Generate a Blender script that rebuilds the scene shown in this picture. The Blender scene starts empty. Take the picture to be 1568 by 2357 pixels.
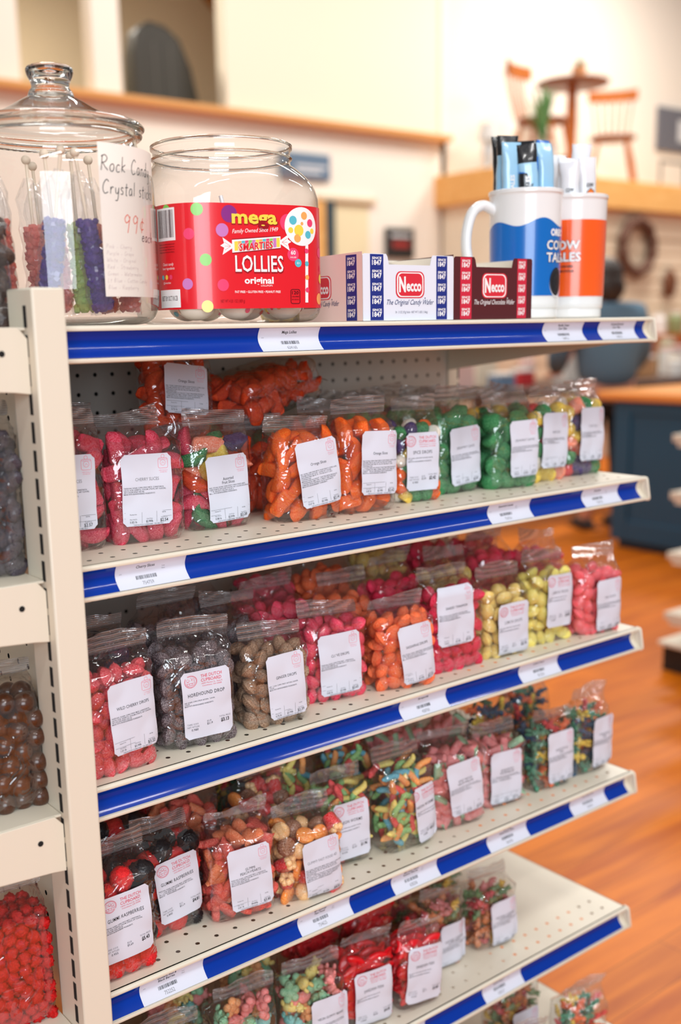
import bpy, math, random
import numpy as np
from mathutils import Vector, Matrix, noise
random.seed(7); rng = np.random.default_rng(7)
S = bpy.context.scene; COL = S.collection
FL = 1.30            # height of the camera's reference level above the shop floor

# ------------------------------------------------------------------ camera
cam_d = bpy.data.cameras.new('camera'); cam = bpy.data.objects.new('camera', cam_d); COL.objects.link(cam)
R_ = Vector((0.7860, -0.6180, -0.0190)); F_ = Vector((0.6010, 0.7720, -0.2090)); F_.normalize()
yaw, pit, rol = 0.6617, -0.2105, -0.0198
cy_, sy_, cp_, sp_ = math.cos(yaw), math.sin(yaw), math.cos(pit), math.sin(pit)
F_ = Vector((sy_*cp_, cy_*cp_, sp_)); r0 = Vector((cy_, -sy_, 0)); u0 = r0.cross(F_)
R_ = r0*math.cos(rol) + u0*math.sin(rol); U_ = -r0*math.sin(rol) + u0*math.cos(rol)
cam.matrix_world = Matrix(((R_.x, U_.x, -F_.x, -1.1587), (R_.y, U_.y, -F_.y, -1.3383), (R_.z, U_.z, -F_.z, FL+0.0055), (0, 0, 0, 1)))
cam_d.sensor_fit = 'HORIZONTAL'; cam_d.sensor_width = 36; cam_d.lens = 2494.2/1568*36
cam_d.shift_x = 0.0279; cam_d.shift_y = 0.0703; cam_d.clip_start = .02; cam_d.clip_end = 100
cam_d.dof.use_dof = True; cam_d.dof.focus_distance = 1.17; cam_d.dof.aperture_fstop = 4.4
S.camera = cam
# ------------------------------------------------------------------ light
S.view_settings.view_transform = 'Standard'; S.view_settings.look = 'None'; S.view_settings.gamma = 1
S.view_settings.use_curve_mapping = False
S.view_settings.exposure = 0.17
S.cycles.use_denoising = True
S.cycles.max_bounces = 10; S.cycles.transparent_max_bounces = 40; S.cycles.caustics_reflective = False; S.cycles.caustics_refractive = False
w = bpy.data.worlds.new('world'); S.world = w; w.use_nodes = True
w.node_tree.nodes['Background'].inputs[0].default_value = (1.0, .985, .965, 1); w.node_tree.nodes['Background'].inputs[1].default_value = .22
def area(name, loc, rot, sx, sy, power, col):
    l = bpy.data.lights.new(name, 'AREA'); l.shape = 'RECTANGLE'; l.size = sx; l.size_y = sy; l.energy = power; l.color = col
    o = bpy.data.objects.new(name, l); o.location = loc; o.rotation_euler = rot; COL.objects.link(o); return o
area('window_daylight', (-2.6, -4.2, 2.1), (math.radians(78), 0, math.radians(-28)), 2.6, 1.9, 125, (.82, .91, 1.0))
for i, (x, y, e) in enumerate([(-1.7, -1.9, 20), (.2, -1.7, 20), (2.0, -1.5, 13), (-.8, -3.0, 24), (3.9, 1.6, 42), (8.2, 4.6, 150), (3.0, 4.0, 74), (0.6, 3.0, 70), (5.8, 3.6, 85), (8.6, 1.2, 90)]):
    area('ceiling_lamp_light', (x, y, 3.5 if i < 4 else 5.4), (0, 0, math.radians(8 if i < 3 else 0)), 1.25, .09 if i < 4 else .3, e, (1, .985, .965) if i < 4 else (1, .965, .915))

area('loft_fill_light', (2.6, 7.4, 4.6), (0, 0, 0), .6, .6, 60, (1, .93, .82))  # unseen fill light added to brighten the loft interior
# ------------------------------------------------------------------ helpers
def lin(c):
    return tuple(((x/255)/12.92 if x/255 <= .04045 else ((x/255+.055)/1.055)**2.4) for x in c)
MATS = {}
def mat(name, rgb, rough=.5, metal=0, coat=0, bump=0, bscale=300, var=0, vscale=60, rgb2=None, spec=.5, emit=0, sss=0):
    if name in MATS: return MATS[name]
    m = bpy.data.materials.new(name); m.use_nodes = True; nt = m.node_tree; b = nt.nodes['Principled BSDF']
    c = (*lin(rgb), 1); b.inputs['Base Color'].default_value = c
    b.inputs['Roughness'].default_value = rough; b.inputs['Metallic'].default_value = metal
    b.inputs['Coat Weight'].default_value = coat; b.inputs['Coat Roughness'].default_value = .08
    b.inputs['Specular IOR Level'].default_value = spec
    if sss:
        b.inputs['Subsurface Weight'].default_value = sss; b.inputs['Subsurface Radius'].default_value = (1, .45, .3); b.inputs['Subsurface Scale'].default_value = .006
    if emit: b.inputs['Emission Color'].default_value = c; b.inputs['Emission Strength'].default_value = emit
    if var or bump or rgb2:
        tc = nt.nodes.new('ShaderNodeTexCoord')
        if var or rgb2:
            n = nt.nodes.new('ShaderNodeTexNoise'); n.inputs['Scale'].default_value = vscale; n.inputs['Detail'].default_value = 6
            nt.links.new(tc.outputs['Object'], n.inputs['Vector'])
            mr = nt.nodes.new('ShaderNodeMapRange'); mr.inputs[1].default_value = .38; mr.inputs[2].default_value = .66
            nt.links.new(n.outputs['Fac'], mr.inputs[0])
            mx = nt.nodes.new('ShaderNodeMix'); mx.data_type = 'RGBA'; mx.inputs[6].default_value = c
            mx.inputs[7].default_value = (*lin(rgb2 or tuple(min(255, x*(1+var)+var*60) for x in rgb)), 1)
            nt.links.new(mr.outputs[0], mx.inputs[0]); nt.links.new(mx.outputs[2], b.inputs['Base Color'])
        if bump:
            n2 = nt.nodes.new('ShaderNodeTexNoise'); n2.inputs['Scale'].default_value = bscale; n2.inputs['Detail'].default_value = 3
            nt.links.new(tc.outputs['Object'], n2.inputs['Vector'])
            bp = nt.nodes.new('ShaderNodeBump'); bp.inputs['Strength'].default_value = bump; bp.inputs['Distance'].default_value = .001
            nt.links.new(n2.outputs['Fac'], bp.inputs['Height']); nt.links.new(bp.outputs[0], b.inputs['Normal'])
    MATS[name] = m; return m
def film(name, fac=1.5, base=.03, rough=.07, milk=.04, bump=.5, bscale=70, tint=(1, 1, 1), wave=0, ior=1.45, edge=None, crease=0):
    m = bpy.data.materials.new(name); m.use_nodes = True; nt = m.node_tree; nt.nodes.clear(); L = nt.links.new; N = nt.nodes.new
    out = N('ShaderNodeOutputMaterial'); tr = N('ShaderNodeBsdfTransparent'); tr.inputs[0].default_value = (*tint, 1)
    gl = N('ShaderNodeBsdfGlossy'); gl.inputs['Roughness'].default_value = rough
    df = N('ShaderNodeBsdfDiffuse'); df.inputs[0].default_value = (.9, .9, .92, 1)
    m1 = N('ShaderNodeMixShader'); m1.inputs[0].default_value = milk; L(tr.outputs[0], m1.inputs[1]); L(df.outputs[0], m1.inputs[2])
    lw = N('ShaderNodeLayerWeight'); lw.inputs[0].default_value = .5; fr = N('ShaderNodeMath'); fr.operation = 'POWER'; fr.inputs[1].default_value = 4.0; L(lw.outputs['Facing'], fr.inputs[0])
    ma = N('ShaderNodeMath'); ma.operation = 'MULTIPLY_ADD'; ma.inputs[1].default_value = fac; ma.inputs[2].default_value = base; ma.use_clamp = True
    if edge:                                        # grey painted in near the outline, in place of refraction darkening
        pw = N('ShaderNodeMath'); pw.operation = 'POWER'; pw.inputs[1].default_value = 3.0; L(lw.outputs['Facing'], pw.inputs[0])
        mc = N('ShaderNodeMix'); mc.data_type = 'RGBA'; mc.inputs[6].default_value = (*tint, 1); mc.inputs[7].default_value = (*edge, 1); L(pw.outputs[0], mc.inputs[0]); L(mc.outputs[2], tr.inputs[0])
    L(fr.outputs[0], ma.inputs[0]); m2 = N('ShaderNodeMixShader'); L(ma.outputs[0], m2.inputs[0]); L(m1.outputs[0], m2.inputs[1]); L(gl.outputs[0], m2.inputs[2])
    L(m2.outputs[0], out.inputs[0])
    if bump:
        tc = N('ShaderNodeTexCoord'); n = N('ShaderNodeTexNoise'); n.inputs['Scale'].default_value = bscale; n.inputs['Detail'].default_value = 2.5; n.inputs['Distortion'].default_value = 1.2
        L(tc.outputs['Object'], n.inputs['Vector']); bp = N('ShaderNodeBump'); bp.inputs['Strength'].default_value = bump; bp.inputs['Distance'].default_value = .004
        if wave:
            wv = N('ShaderNodeTexWave'); wv.bands_direction = 'Z'; wv.inputs['Scale'].default_value = wave; wv.inputs['Distortion'].default_value = .4
            L(tc.outputs['Object'], wv.inputs['Vector']); ad = N('ShaderNodeMath'); L(wv.outputs['Fac'], ad.inputs[0]); L(n.outputs['Fac'], ad.inputs[1]); L(ad.outputs[0], bp.inputs['Height']); ml = N('ShaderNodeMath'); ml.operation = 'MULTIPLY_ADD'; ml.inputs[1].default_value = milk*3; ml.inputs[2].default_value = milk*.4; L(wv.outputs['Fac'], ml.inputs[0]); L(ml.outputs[0], m1.inputs[0])  # white stripes mixed into the film stand in for highlights along the crimps
        elif crease:
            vo = N('ShaderNodeTexVoronoi'); vo.inputs['Scale'].default_value = crease; vo.inputs['Randomness'].default_value = 1; mxv = N('ShaderNodeMix'); mxv.data_type = 'VECTOR'; mxv.inputs[0].default_value = .12
            L(tc.outputs['Object'], mxv.inputs[4]); L(n.outputs['Color'], mxv.inputs[5]); L(mxv.outputs[1], vo.inputs['Vector'])
            ad = N('ShaderNodeMath'); ad.operation = 'MULTIPLY_ADD'; ad.inputs[1].default_value = .8; L(vo.outputs['Distance'], ad.inputs[0]); L(n.outputs['Fac'], ad.inputs[2]); L(ad.outputs[0], bp.inputs['Height'])
        else: L(n.outputs['Fac'], bp.inputs['Height'])
        L(bp.outputs[0], gl.inputs['Normal']); L(bp.outputs[0], lw.inputs['Normal'])
    MATS[name] = m; return m

class MB:
    def __init__(s): s.v = []; s.f = []; s.m = []
    def add(s, vs, fs, m=0, M=None):
        n = len(s.v)
        s.v += [tuple(M @ Vector(v)) for v in vs] if M is not None else [tuple(v) for v in vs]
        s.f += [tuple(i+n for i in f) for f in fs]; s.m += [m]*len(fs); return s
    def box(s, x0, x1, y0, y1, z0, z1, m=0, M=None):
        return s.add([(x0, y0, z0), (x1, y0, z0), (x1, y1, z0), (x0, y1, z0), (x0, y0, z1), (x1, y0, z1), (x1, y1, z1), (x0, y1, z1)],
                     [(0, 3, 2, 1), (4, 5, 6, 7), (0, 1, 5, 4), (1, 2, 6, 5), (2, 3, 7, 6), (3, 0, 4, 7)], m, M)
    def lathe(s, prof, n=32, m=0, M=None, cap=True, shape=None):
        vs = []; fs = []; k = len(prof)
        for (r, z) in prof:
            for i in range(n):
                a = 2*math.pi*i/n; q = shape(a) if shape else (math.cos(a), math.sin(a))
                vs.append((r*q[0], r*q[1], z))
        for j in range(k-1):
            for i in range(n):
                i2 = (i+1) % n; fs.append((j*n+i, j*n+i2, (j+1)*n+i2, (j+1)*n+i))
        if cap:
            fs.append(tuple(range(n-1, -1, -1))); fs.append(tuple((k-1)*n+i for i in range(n)))
        return s.add(vs, fs, m, M)
    def ell(s, c, r, m=0, n=12, k=8, M=None):
        pr = []
        vs = [(c[0], c[1], c[2]-r[2])]
        for j in range(1, k):
            t = math.pi*j/k
            for i in range(n):
                a = 2*math.pi*i/n; vs.append((c[0]+r[0]*math.sin(t)*math.cos(a), c[1]+r[1]*math.sin(t)*math.sin(a), c[2]-r[2]*math.cos(t)))
        vs.append((c[0], c[1], c[2]+r[2])); fs = []
        for i in range(n): fs.append((0, 1+(i+1) % n, 1+i))
        for j in range(k-2):
            for i in range(n):
                a = 1+j*n+i; b = 1+j*n+(i+1) % n; fs.append((a, b, b+n, a+n))
        l = len(vs)-1
        for i in range(n): fs.append((l, 1+(k-2)*n+i, 1+(k-2)*n+(i+1) % n))
        return s.add(vs, fs, m, M)
    def tube(s, pts, rad, n=10, m=0, M=None, flat=None, mfn=None):
        pts = [Vector(p) for p in pts]; vs = []; k = len(pts); up = Vector((0, 0, 1)); prev = None
        for j, p in enumerate(pts):
            t = (pts[min(j+1, k-1)]-pts[max(j-1, 0)]).normalized()
            a = prev if prev is not None else (up if abs(t.z) < .9 else Vector((1, 0, 0)))
            x = a - t*a.dot(t); x.normalize(); y = t.cross(x); prev = x
            r = rad(j/(k-1)) if callable(rad) else rad
            for i in range(n):
                q = 2*math.pi*i/n; vs.append(p + x*(math.cos(q)*r) + y*(math.sin(q)*r*(flat or 1)))
        n0 = len(s.v); s.add(vs, [], 0, M)
        for j in range(k-1):
            for i in range(n):
                i2 = (i+1) % n; s.f.append((n0+j*n+i, n0+j*n+i2, n0+(j+1)*n+i2, n0+(j+1)*n+i)); s.m.append(mfn(j/(k-1)) if mfn else m)
        s.f.append(tuple(n0+i for i in range(n-1, -1, -1))); s.m.append(mfn(0) if mfn else m)
        s.f.append(tuple(n0+(k-1)*n+i for i in range(n))); s.m.append(mfn(1) if mfn else m)
        return s
    def prism(s, poly, y0, y1, m=0, M=None):      # polygon in x,z extruded along y
        n = len(poly); vs = [(x, y0, z) for x, z in poly]+[(x, y1, z) for x, z in poly]
        return s.add(vs, [tuple(range(n)), tuple(range(2*n-1, n-1, -1))]+[(i+n, (i+1) % n+n, (i+1) % n, i) for i in range(n)], m, M)
    def grid(s, nx, ny, fn, m=0):
        vs = [fn(i/nx, j/ny) for j in range(ny+1) for i in range(nx+1)]
        return s.add(vs, [(j*(nx+1)+i, j*(nx+1)+i+1, (j+1)*(nx+1)+i+1, (j+1)*(nx+1)+i) for j in range(ny) for i in range(nx)], m)
    def map(s, fn): s.v = [tuple(fn(*v)) for v in s.v]; return s
    def mesh(s, name, mats, smooth=True, ang=35):
        me = bpy.data.meshes.new(name); me.from_pydata(s.v, [], s.f)
        for m in mats: me.materials.append(m)
        if len(mats) > 1: me.polygons.foreach_set('material_index', s.m)
        if smooth:
            me.polygons.foreach_set('use_smooth', [True]*len(me.polygons)); me.update()
            me.set_sharp_from_angle(angle=math.radians(ang))
        me.update(); return me
def link(name, data, parent=None, loc=None, rot=None):
    o = bpy.data.objects.new(name, data); COL.objects.link(o)
    if parent is not None: o.parent = parent
    if loc is not None: o.location = loc
    if rot is not None: o.rotation_euler = rot
    return o
def obj(name, mb, mats, parent=None, loc=None, rot=None, smooth=True, ang=35, bevel=0):
    if not isinstance(mats, (list, tuple)): mats = [mats]
    o = link(name, mb.mesh(name, mats, smooth, ang), parent, loc, rot)
    if bevel:
        b = o.modifiers.new('bevel', 'BEVEL'); b.width = bevel; b.segments = 2; b.limit_method = 'ANGLE'; b.angle_limit = .7
    return o
def tag(o, label, cat, group=None):
    o['label'] = label; o['category'] = cat
    if group: o['group'] = group
    return o
def thing(name, label, cat, loc=(0, 0, 0), rz=0, group=None):
    return tag(link(name, None, None, loc, (0, 0, rz)), label, cat, group)
def struct(name, mb, m, **k):
    o = obj(name, mb, m, **k); o['kind'] = 'structure'; return o
def T(x=0, y=0, z=0, rx=0, ry=0, rz=0, s=1):
    sc = s if isinstance(s, (tuple, list)) else (s, s, s)
    return Matrix.Translation((x, y, z)) @ Matrix.Rotation(rz, 4, 'Z') @ Matrix.Rotation(ry, 4, 'Y') @ Matrix.Rotation(rx, 4, 'X') @ Matrix.Diagonal((*sc, 1))

# text as flat meshes
_tc = {}
def glyphs(s, bold=0, shear=0, space=1.0):
    k = (s, bold, shear, space)
    if k not in _tc:
        c = bpy.data.curves.new('t', 'FONT'); c.body = s; c.size = 1; c.offset = bold; c.shear = shear; c.resolution_u = 2; c.space_character = space; c.fill_mode = 'FRONT'
        o = bpy.data.objects.new('t', c); me = o.to_mesh()
        vs = np.empty(len(me.vertices)*3); me.vertices.foreach_get('co', vs); vs = vs.reshape(-1, 3)[:, :2]
        fs = [tuple(p.vertices) for p in me.polygons]
        o.to_mesh_clear(); bpy.data.objects.remove(o); bpy.data.curves.remove(c)
        lo, hi = (vs.min(0), vs.max(0)) if len(vs) else (np.zeros(2), np.ones(2))
        _tc[k] = (vs, fs, lo, hi)
    return _tc[k]
def text(mb, s, u, v, size, m=0, w=.00015, bold=0, align='C', sx=1, shear=0, rot=0, space=1.0, width=None):
    vs, fs, lo, hi = glyphs(s, bold, shear, space)
    if not len(vs): return
    k = size/.72
    if width: sx = width/((hi[0]-lo[0])*k)
    ox = {'C': (lo[0]+hi[0])/2, 'L': lo[0], 'R': hi[0]}[align]
    c, q = math.cos(rot), math.sin(rot)
    P = [((x-ox)*k*sx, y*k) for x, y in vs]
    mb.add([(u+x*c-y*q, v+x*q+y*c, w) for x, y in P], fs, m)
def poly2(mb, pts, m=0, w=.00015): mb.add([(x, y, w) for x, y in pts], [tuple(range(len(pts)))], m)
def disc2(mb, u, v, r, m=0, w=.00015, n=24, ry=None): poly2(mb, [(u+r*math.cos(2*math.pi*i/n), v+(ry or r)*math.sin(2*math.pi*i/n)) for i in range(n)], m, w)
def line2(mb, pts, t, m=0, w=.00015, closed=False):
    n = len(pts); L = []; Rr = []
    for i, (x, y) in enumerate(pts):
        a = pts[i-1] if (i or closed) else pts[i]; b = pts[(i+1) % n] if (i < n-1 or closed) else pts[i]
        dx, dy = b[0]-a[0], b[1]-a[1]; l = math.hypot(dx, dy) or 1; nx, ny = -dy/l*t/2, dx/l*t/2
        L.append((x+nx, y+ny, w)); Rr.append((x-nx, y-ny, w))
    k = n if closed else n-1
    mb.add(L+Rr, [(i, n+i, n+(i+1) % n, (i+1) % n) for i in range(k)], m)
def circ(u, v, r, n=24, ry=None): return [(u+r*math.cos(2*math.pi*i/n), v+(ry or r)*math.sin(2*math.pi*i/n)) for i in range(n)]
def rrect(x0, y0, x1, y1, r, n=5):
    out = []
    for cx, cy, a0 in ((x1-r, y1-r, 0), (x0+r, y1-r, 90), (x0+r, y0+r, 180), (x1-r, y0+r, 270)):
        for i in range(n+1):
            a = math.radians(a0+90*i/n); out.append((cx+r*math.cos(a), cy+r*math.sin(a)))
    return out
def barcode(mb, u0, v0, wd, h, m, n=26, seed=1):
    rr = random.Random(seed); x = u0
    while x < u0+wd:
        b = wd/n*rr.choice((.35, .5, .8)); poly2(mb, [(x, v0), (x+b, v0), (x+b, v0+h), (x, v0+h)], m); x += b+wd/n*rr.choice((.4, .6, .9))
def slice_mb(mb, step, axis=0):                    # cut long faces so that prints can follow a curved surface
    import bmesh
    me = bpy.data.meshes.new('s'); me.from_pydata(mb.v, [], mb.f); me.materials.append(None)
    me.polygons.foreach_set('material_index', mb.m); bm = bmesh.new(); bm.from_mesh(me)
    xs = [v.co[axis] for v in bm.verts]; a, b = min(xs), max(xs); k = math.ceil(a/step)
    no = Vector((0, 0, 0)); no[axis] = 1
    while k*step < b:
        co = Vector((0, 0, 0)); co[axis] = k*step
        bmesh.ops.bisect_plane(bm, geom=bm.verts[:]+bm.edges[:]+bm.faces[:], plane_co=co, plane_no=no, dist=1e-7); k += 1
    bm.verts.index_update()
    mb.v = [tuple(v.co) for v in bm.verts]; mb.f = [tuple(v.index for v in f.verts) for f in bm.faces]; mb.m = [f.material_index for f in bm.faces]
    bm.free(); bpy.data.meshes.remove(me); return mb

# ------------------------------------------------------------------ common materials
cream = mat('cream_powder_coated_steel', (224, 215, 196), .42, bump=.08, bscale=900)
cream2 = mat('grey_white_pegboard', (196, 194, 186), .5, bump=.05, bscale=900)
dark = mat('hole_shade', (14, 13, 12), .9)  # near-black in place of the shade inside holes and slots
blue = mat('blue_channel_plastic', (2, 50, 150), .3, coat=.40, spec=.06)
paper = mat('white_label_paper', (212, 215, 228), .6)
ink = mat('black_ink', (28, 28, 32), .6); gink = mat('grey_ink', (120, 120, 126), .6); rink = mat('pink_red_ink', (214, 70, 92), .6); pink_ink = mat('faint_pink_ink', (232, 130, 150), .6)
FILM = film('clear_cellophane', fac=.85, base=.12, rough=.045, milk=.014, bump=1.0, bscale=30, crease=20)
SEAL = film('crimped_cellophane_seal', fac=.9, base=.30, rough=.12, milk=.085, bump=.7, bscale=120, wave=150)

# ------------------------------------------------------------------ the setting
def wood_mat(name, c1, c2, axis_scale=(1, 14, 14), rough=.35, scale=1.6, plank=None):
    m = bpy.data.materials.new(name); m.use_nodes = True; nt = m.node_tree; b = nt.nodes['Principled BSDF']; N = nt.nodes.new; L = nt.links.new
    tc = N('ShaderNodeTexCoord'); mp = N('ShaderNodeMapping'); mp.inputs['Scale'].default_value = axis_scale; L(tc.outputs['Object'], mp.inputs[0])
    n = N('ShaderNodeTexNoise'); n.inputs['Scale'].default_value = scale; n.inputs['Detail'].default_value = 7; n.inputs['Distortion'].default_value = 1.1; L(mp.outputs[0], n.inputs['Vector'])
    mr = N('ShaderNodeMapRange'); mr.inputs[1].default_value = .3; mr.inputs[2].default_value = .72; L(n.outputs['Fac'], mr.inputs[0])
    mx = N('ShaderNodeMix'); mx.data_type = 'RGBA'; mx.inputs[6].default_value = (*lin(c1), 1); mx.inputs[7].default_value = (*lin(c2), 1); L(mr.outputs[0], mx.inputs[0]); last = mx.outputs[2]
    if plank:
        br = N('ShaderNodeTexBrick'); br.inputs['Scale'].default_value = 1; br.inputs['Brick Width'].default_value = plank[0]; br.inputs['Row Height'].default_value = plank[1]; br.inputs['Mortar Size'].default_value = .0012
        br.inputs['Color1'].default_value = (1.06, 1.04, 1, 1); br.inputs['Color2'].default_value = (.86, .84, .8, 1); br.inputs['Mortar'].default_value = (.45, .38, .3, 1); L(tc.outputs['Object'], br.inputs['Vector'])
        m2 = N('ShaderNodeMix'); m2.data_type = 'RGBA'; m2.blend_type = 'MULTIPLY'; m2.inputs[0].default_value = 1; L(last, m2.inputs[6]); L(br.outputs['Color'], m2.inputs[7]); last = m2.outputs[2]
    L(last, b.inputs['Base Color']); b.inputs['Specular IOR Level'].default_value = .2; b.inputs['Roughness'].default_value = rough; MATS[name] = m; return m
floor_m = wood_mat('varnished_wood_floor', (224, 124, 18), (176, 82, 6), (1.2, 13, 13), .42, 1.3, (1.4, .11))
lightwood = wood_mat('pale_wood', (240, 188, 118), (226, 166, 92), (2, 12, 12), .45)
midwood = wood_mat('chair_wood', (196, 116, 56), (160, 84, 34), (6, 20, 20), .4)
wall_m = mat('warm_white_wall_paint', (246, 236, 222), .8, bump=.03, bscale=40)
wall_b = mat('cream_wall_paint', (240, 230, 208), .8, bump=.03, bscale=40)
wall_s = mat('beige_wall_paint', (214, 196, 166), .85)  # plain beige of the loft rear wall and upper floor
struct('floor', MB().box(-4, 13, -5, 8, -.05, 0), floor_m)
# ------------------------------------------------------------------ gondola with six shelves
IN = .0254
XL, XR = -.7295, .172
ZT = [FL+.0071, FL-.2186, FL-.4455, FL-.6755, FL-.9039, FL-1.123]      # top edge of each blue channel
YF = -.395
def holed_strip(mb, x0, y0, nx, ny, z, fix, r=.0028, plane='z', m=0, step=IN):
    for j in range(ny):
        for i in range(nx):
            cx, cy = x0+i*step, y0+j*step; h = step/2; vs = []; n = 8
            for q in range(n):
                a = 2*math.pi*(q+.5)/n; vs.append((cx+r*math.cos(a), cy+r*math.sin(a)))
            for q in range(n):
                a = 2*math.pi*(q+.5)/n; k = h/max(abs(math.cos(a)), abs(math.sin(a))); vs.append((cx+k*math.cos(a), cy+k*math.sin(a)))
            vs += [(cx+h, cy+h), (cx-h, cy+h), (cx-h, cy-h), (cx+h, cy-h)]
            fs = [(q, q+n, (q+1) % n+n, (q+1) % n) for q in range(n)]
            # corner triangles
            fs += [(0+n, 16, 1+n), (2+n, 17, 3+n), (4+n, 18, 5+n), (6+n, 19, 7+n)]
            if plane == 'z': V = [(a, b, z) for a, b in vs]; 
            else: V = [(a, z, b) for a, b in vs]; fs = [f[::-1] for f in fs]
            mb.add(V, fs, m)
def shelf(idx, lab, yf=YF, y_back=-.004):
    zt = ZT[idx]; t = thing('gondola_shelf', lab, 'shelf', (XL, yf, zt), 0, None)
    W = XR-XL; D = y_back-yf; zs = .005
    b = MB(); nx = 34; x0 = (W-(nx-1)*IN)/2; h = IN/2
    xa, xb = x0-h, x0+(nx-1)*IN+h; ya, yb = .0205-h, .0205+IN+h
    holed_strip(b, x0, .0205, nx, 2, zs, 0)
    for (p, q, r, s) in ((0, W, .0, ya), (0, W, yb, D), (0, xa, ya, yb), (xb, W, ya, yb)):
        b.add([(p, r, zs), (q, r, zs), (q, s, zs), (p, s, zs)], [(0, 1, 2, 3)])
    b.box(0, .0012, 0, D, -.022, zs); b.box(W-.0012, W, 0, D, -.022, zs); b.box(0, W, D-.0012, D, -.022, zs)
    b.box(0, W, .009, .010, -.022, .002)
    obj('deck', b, cream, t, smooth=False)
    # moulded lips of the price channel
    def ext(prof, m, name, x0=0, x1=W, bev=0):
        n = len(prof); mb = MB(); mb.add([(x0, y, z) for y, z in prof]+[(x1, y, z) for y, z in prof],
            [(i, (i+1) % n, n+(i+1) % n, n+i) for i in range(n)]+[tuple(range(n-1, -1, -1)), tuple(range(n, 2*n))]); return obj(name, mb, m, t, ang=50)
    ext([(.002, .005), (-.0015, .0050), (-.0036, .0036), (-.0040, .0018), (-.0034, .0002), (.0, 0), (.002, 0)], cream, 'channel_lip')
    yb_ = -.0058; zb = -.0243
    ext([(0.001, zb), (yb_, zb-.0002), (yb_-.0030, zb-.0008), (yb_-.0036, zb-.0026), (yb_-.0026, zb-.0044), (yb_+.002, zb-.0052), (.001, zb-.005)], cream, 'channel_lip')
    arc = [(-.0004+(yb_)*(i/12)+.0068*math.sin(math.pi*i/12), zb*i/12) for i in range(13)]
    ext(arc+[(y+.0010, z) for y, z in arc[::-1]], blue, 'blue_insert', .0, W-.0125)
    ext([(y+.0018, z) for y, z in arc]+[(.010, zb), (.010, 0)], cream, 'channel_back')
    cap = [(.004, .0046), (-.0030, .0040), (-.0052, .0015), (-.0098, -.0235), (-.0102, -.0275), (-.0080, -.0300), (.004, -.0296)]
    ext(cap, cream, 'end_cap', W-.0004, W+.0042)
    for sx in (.004, W-.010):
        n = MB(); n.add([(sx, .03, -.022), (sx+.003, .03, -.022), (sx+.003, D, -.022), (sx, D, -.022), (sx, .03, -.028), (sx+.003, .03, -.028), (sx+.003, D, -.075), (sx, D, -.075)],
                        [(0, 1, 2, 3), (7, 6, 5, 4), (0, 4, 5, 1), (1, 5, 6, 2), (2, 6, 7, 3), (3, 7, 4, 0)]); obj('bracket', n, cream, t, smooth=False)
    t['_arc'] = 1; del t['_arc']
    return t, arc
sl = ['cream perforated metal top shelf with blue price channel holding glass jar and mugs',
      'cream shelf with blue price channel, second from the top, carrying sugared slices and gumdrops',
      'cream shelf with blue price channel, third from the top, carrying hard candy drops',
      'cream shelf with blue price channel, fourth from the top, carrying gummy berries and worms',
      'cream shelf, fifth from the top, half empty on the right with red gummy fish bags',
      'cream bottom deck below the half empty shelf, only its right corner in view']
for i in range(6):
    _, ARC = shelf(i, sl[i], YF if i < 5 else -.50)
# frame behind: pegboard with real holes, uprights
fr = thing('display_gondola', 'white pegboard back panel and slotted upright carrying the candy shelves', 'shelf frame', (XL, 0, 0))
b = MB(); nx, nz = 34, 47
xo = (.142-XL) - 33*IN
holed_strip(b, xo, FL-.0493-46*IN, nx, nz, 0, 0, plane='y', r=.0030)
hx0, hx1 = xo-IN/2, xo+33*IN+IN/2; hz0, hz1 = FL-.0493-46*IN-IN/2, FL-.0493+IN/2
for (p, q, r, s) in ((0, hx0, .02, FL-.002), (hx1, hx1+.006, .02, FL-.002), (hx0, hx1, hz1, FL-.002), (hx0, hx1, .02, hz0)):
    b.add([(p, 0, r), (q, 0, r), (q, 0, s), (p, 0, s)], [(0, 1, 2, 3)])
obj('back_panel', b, cream2, fr, smooth=False)
obj('rear_panel', MB().box(0, hx1+.006, .018, .022, .02, FL-.002), dark, fr)  # near-black sheet added so the peg holes read dark
def upright(name, par, x0, x1, y0, y1, z0, z1, slotx, face='-y'):
    mb = MB(); mb.box(x0, x1, y0, y1, z0, z1); o = obj(name, mb, cream, par, bevel=.0015)
    return o
upright('upright', fr, hx1+.008, hx1+.034, -.003, .06, 0, FL-.002, None)
s = MB()
for k in range(44):
    z = FL-.040-k*IN; s.box(hx1+.0295, hx1+.0325, -.0034, -.0028, z-.018, z)
obj('slots', s, dark, fr, smooth=False)  # flat dark plates painted in for the shade inside the slots
upright('upright', fr, .0, .02, .024, .06, 0, FL-.004, None)

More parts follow.
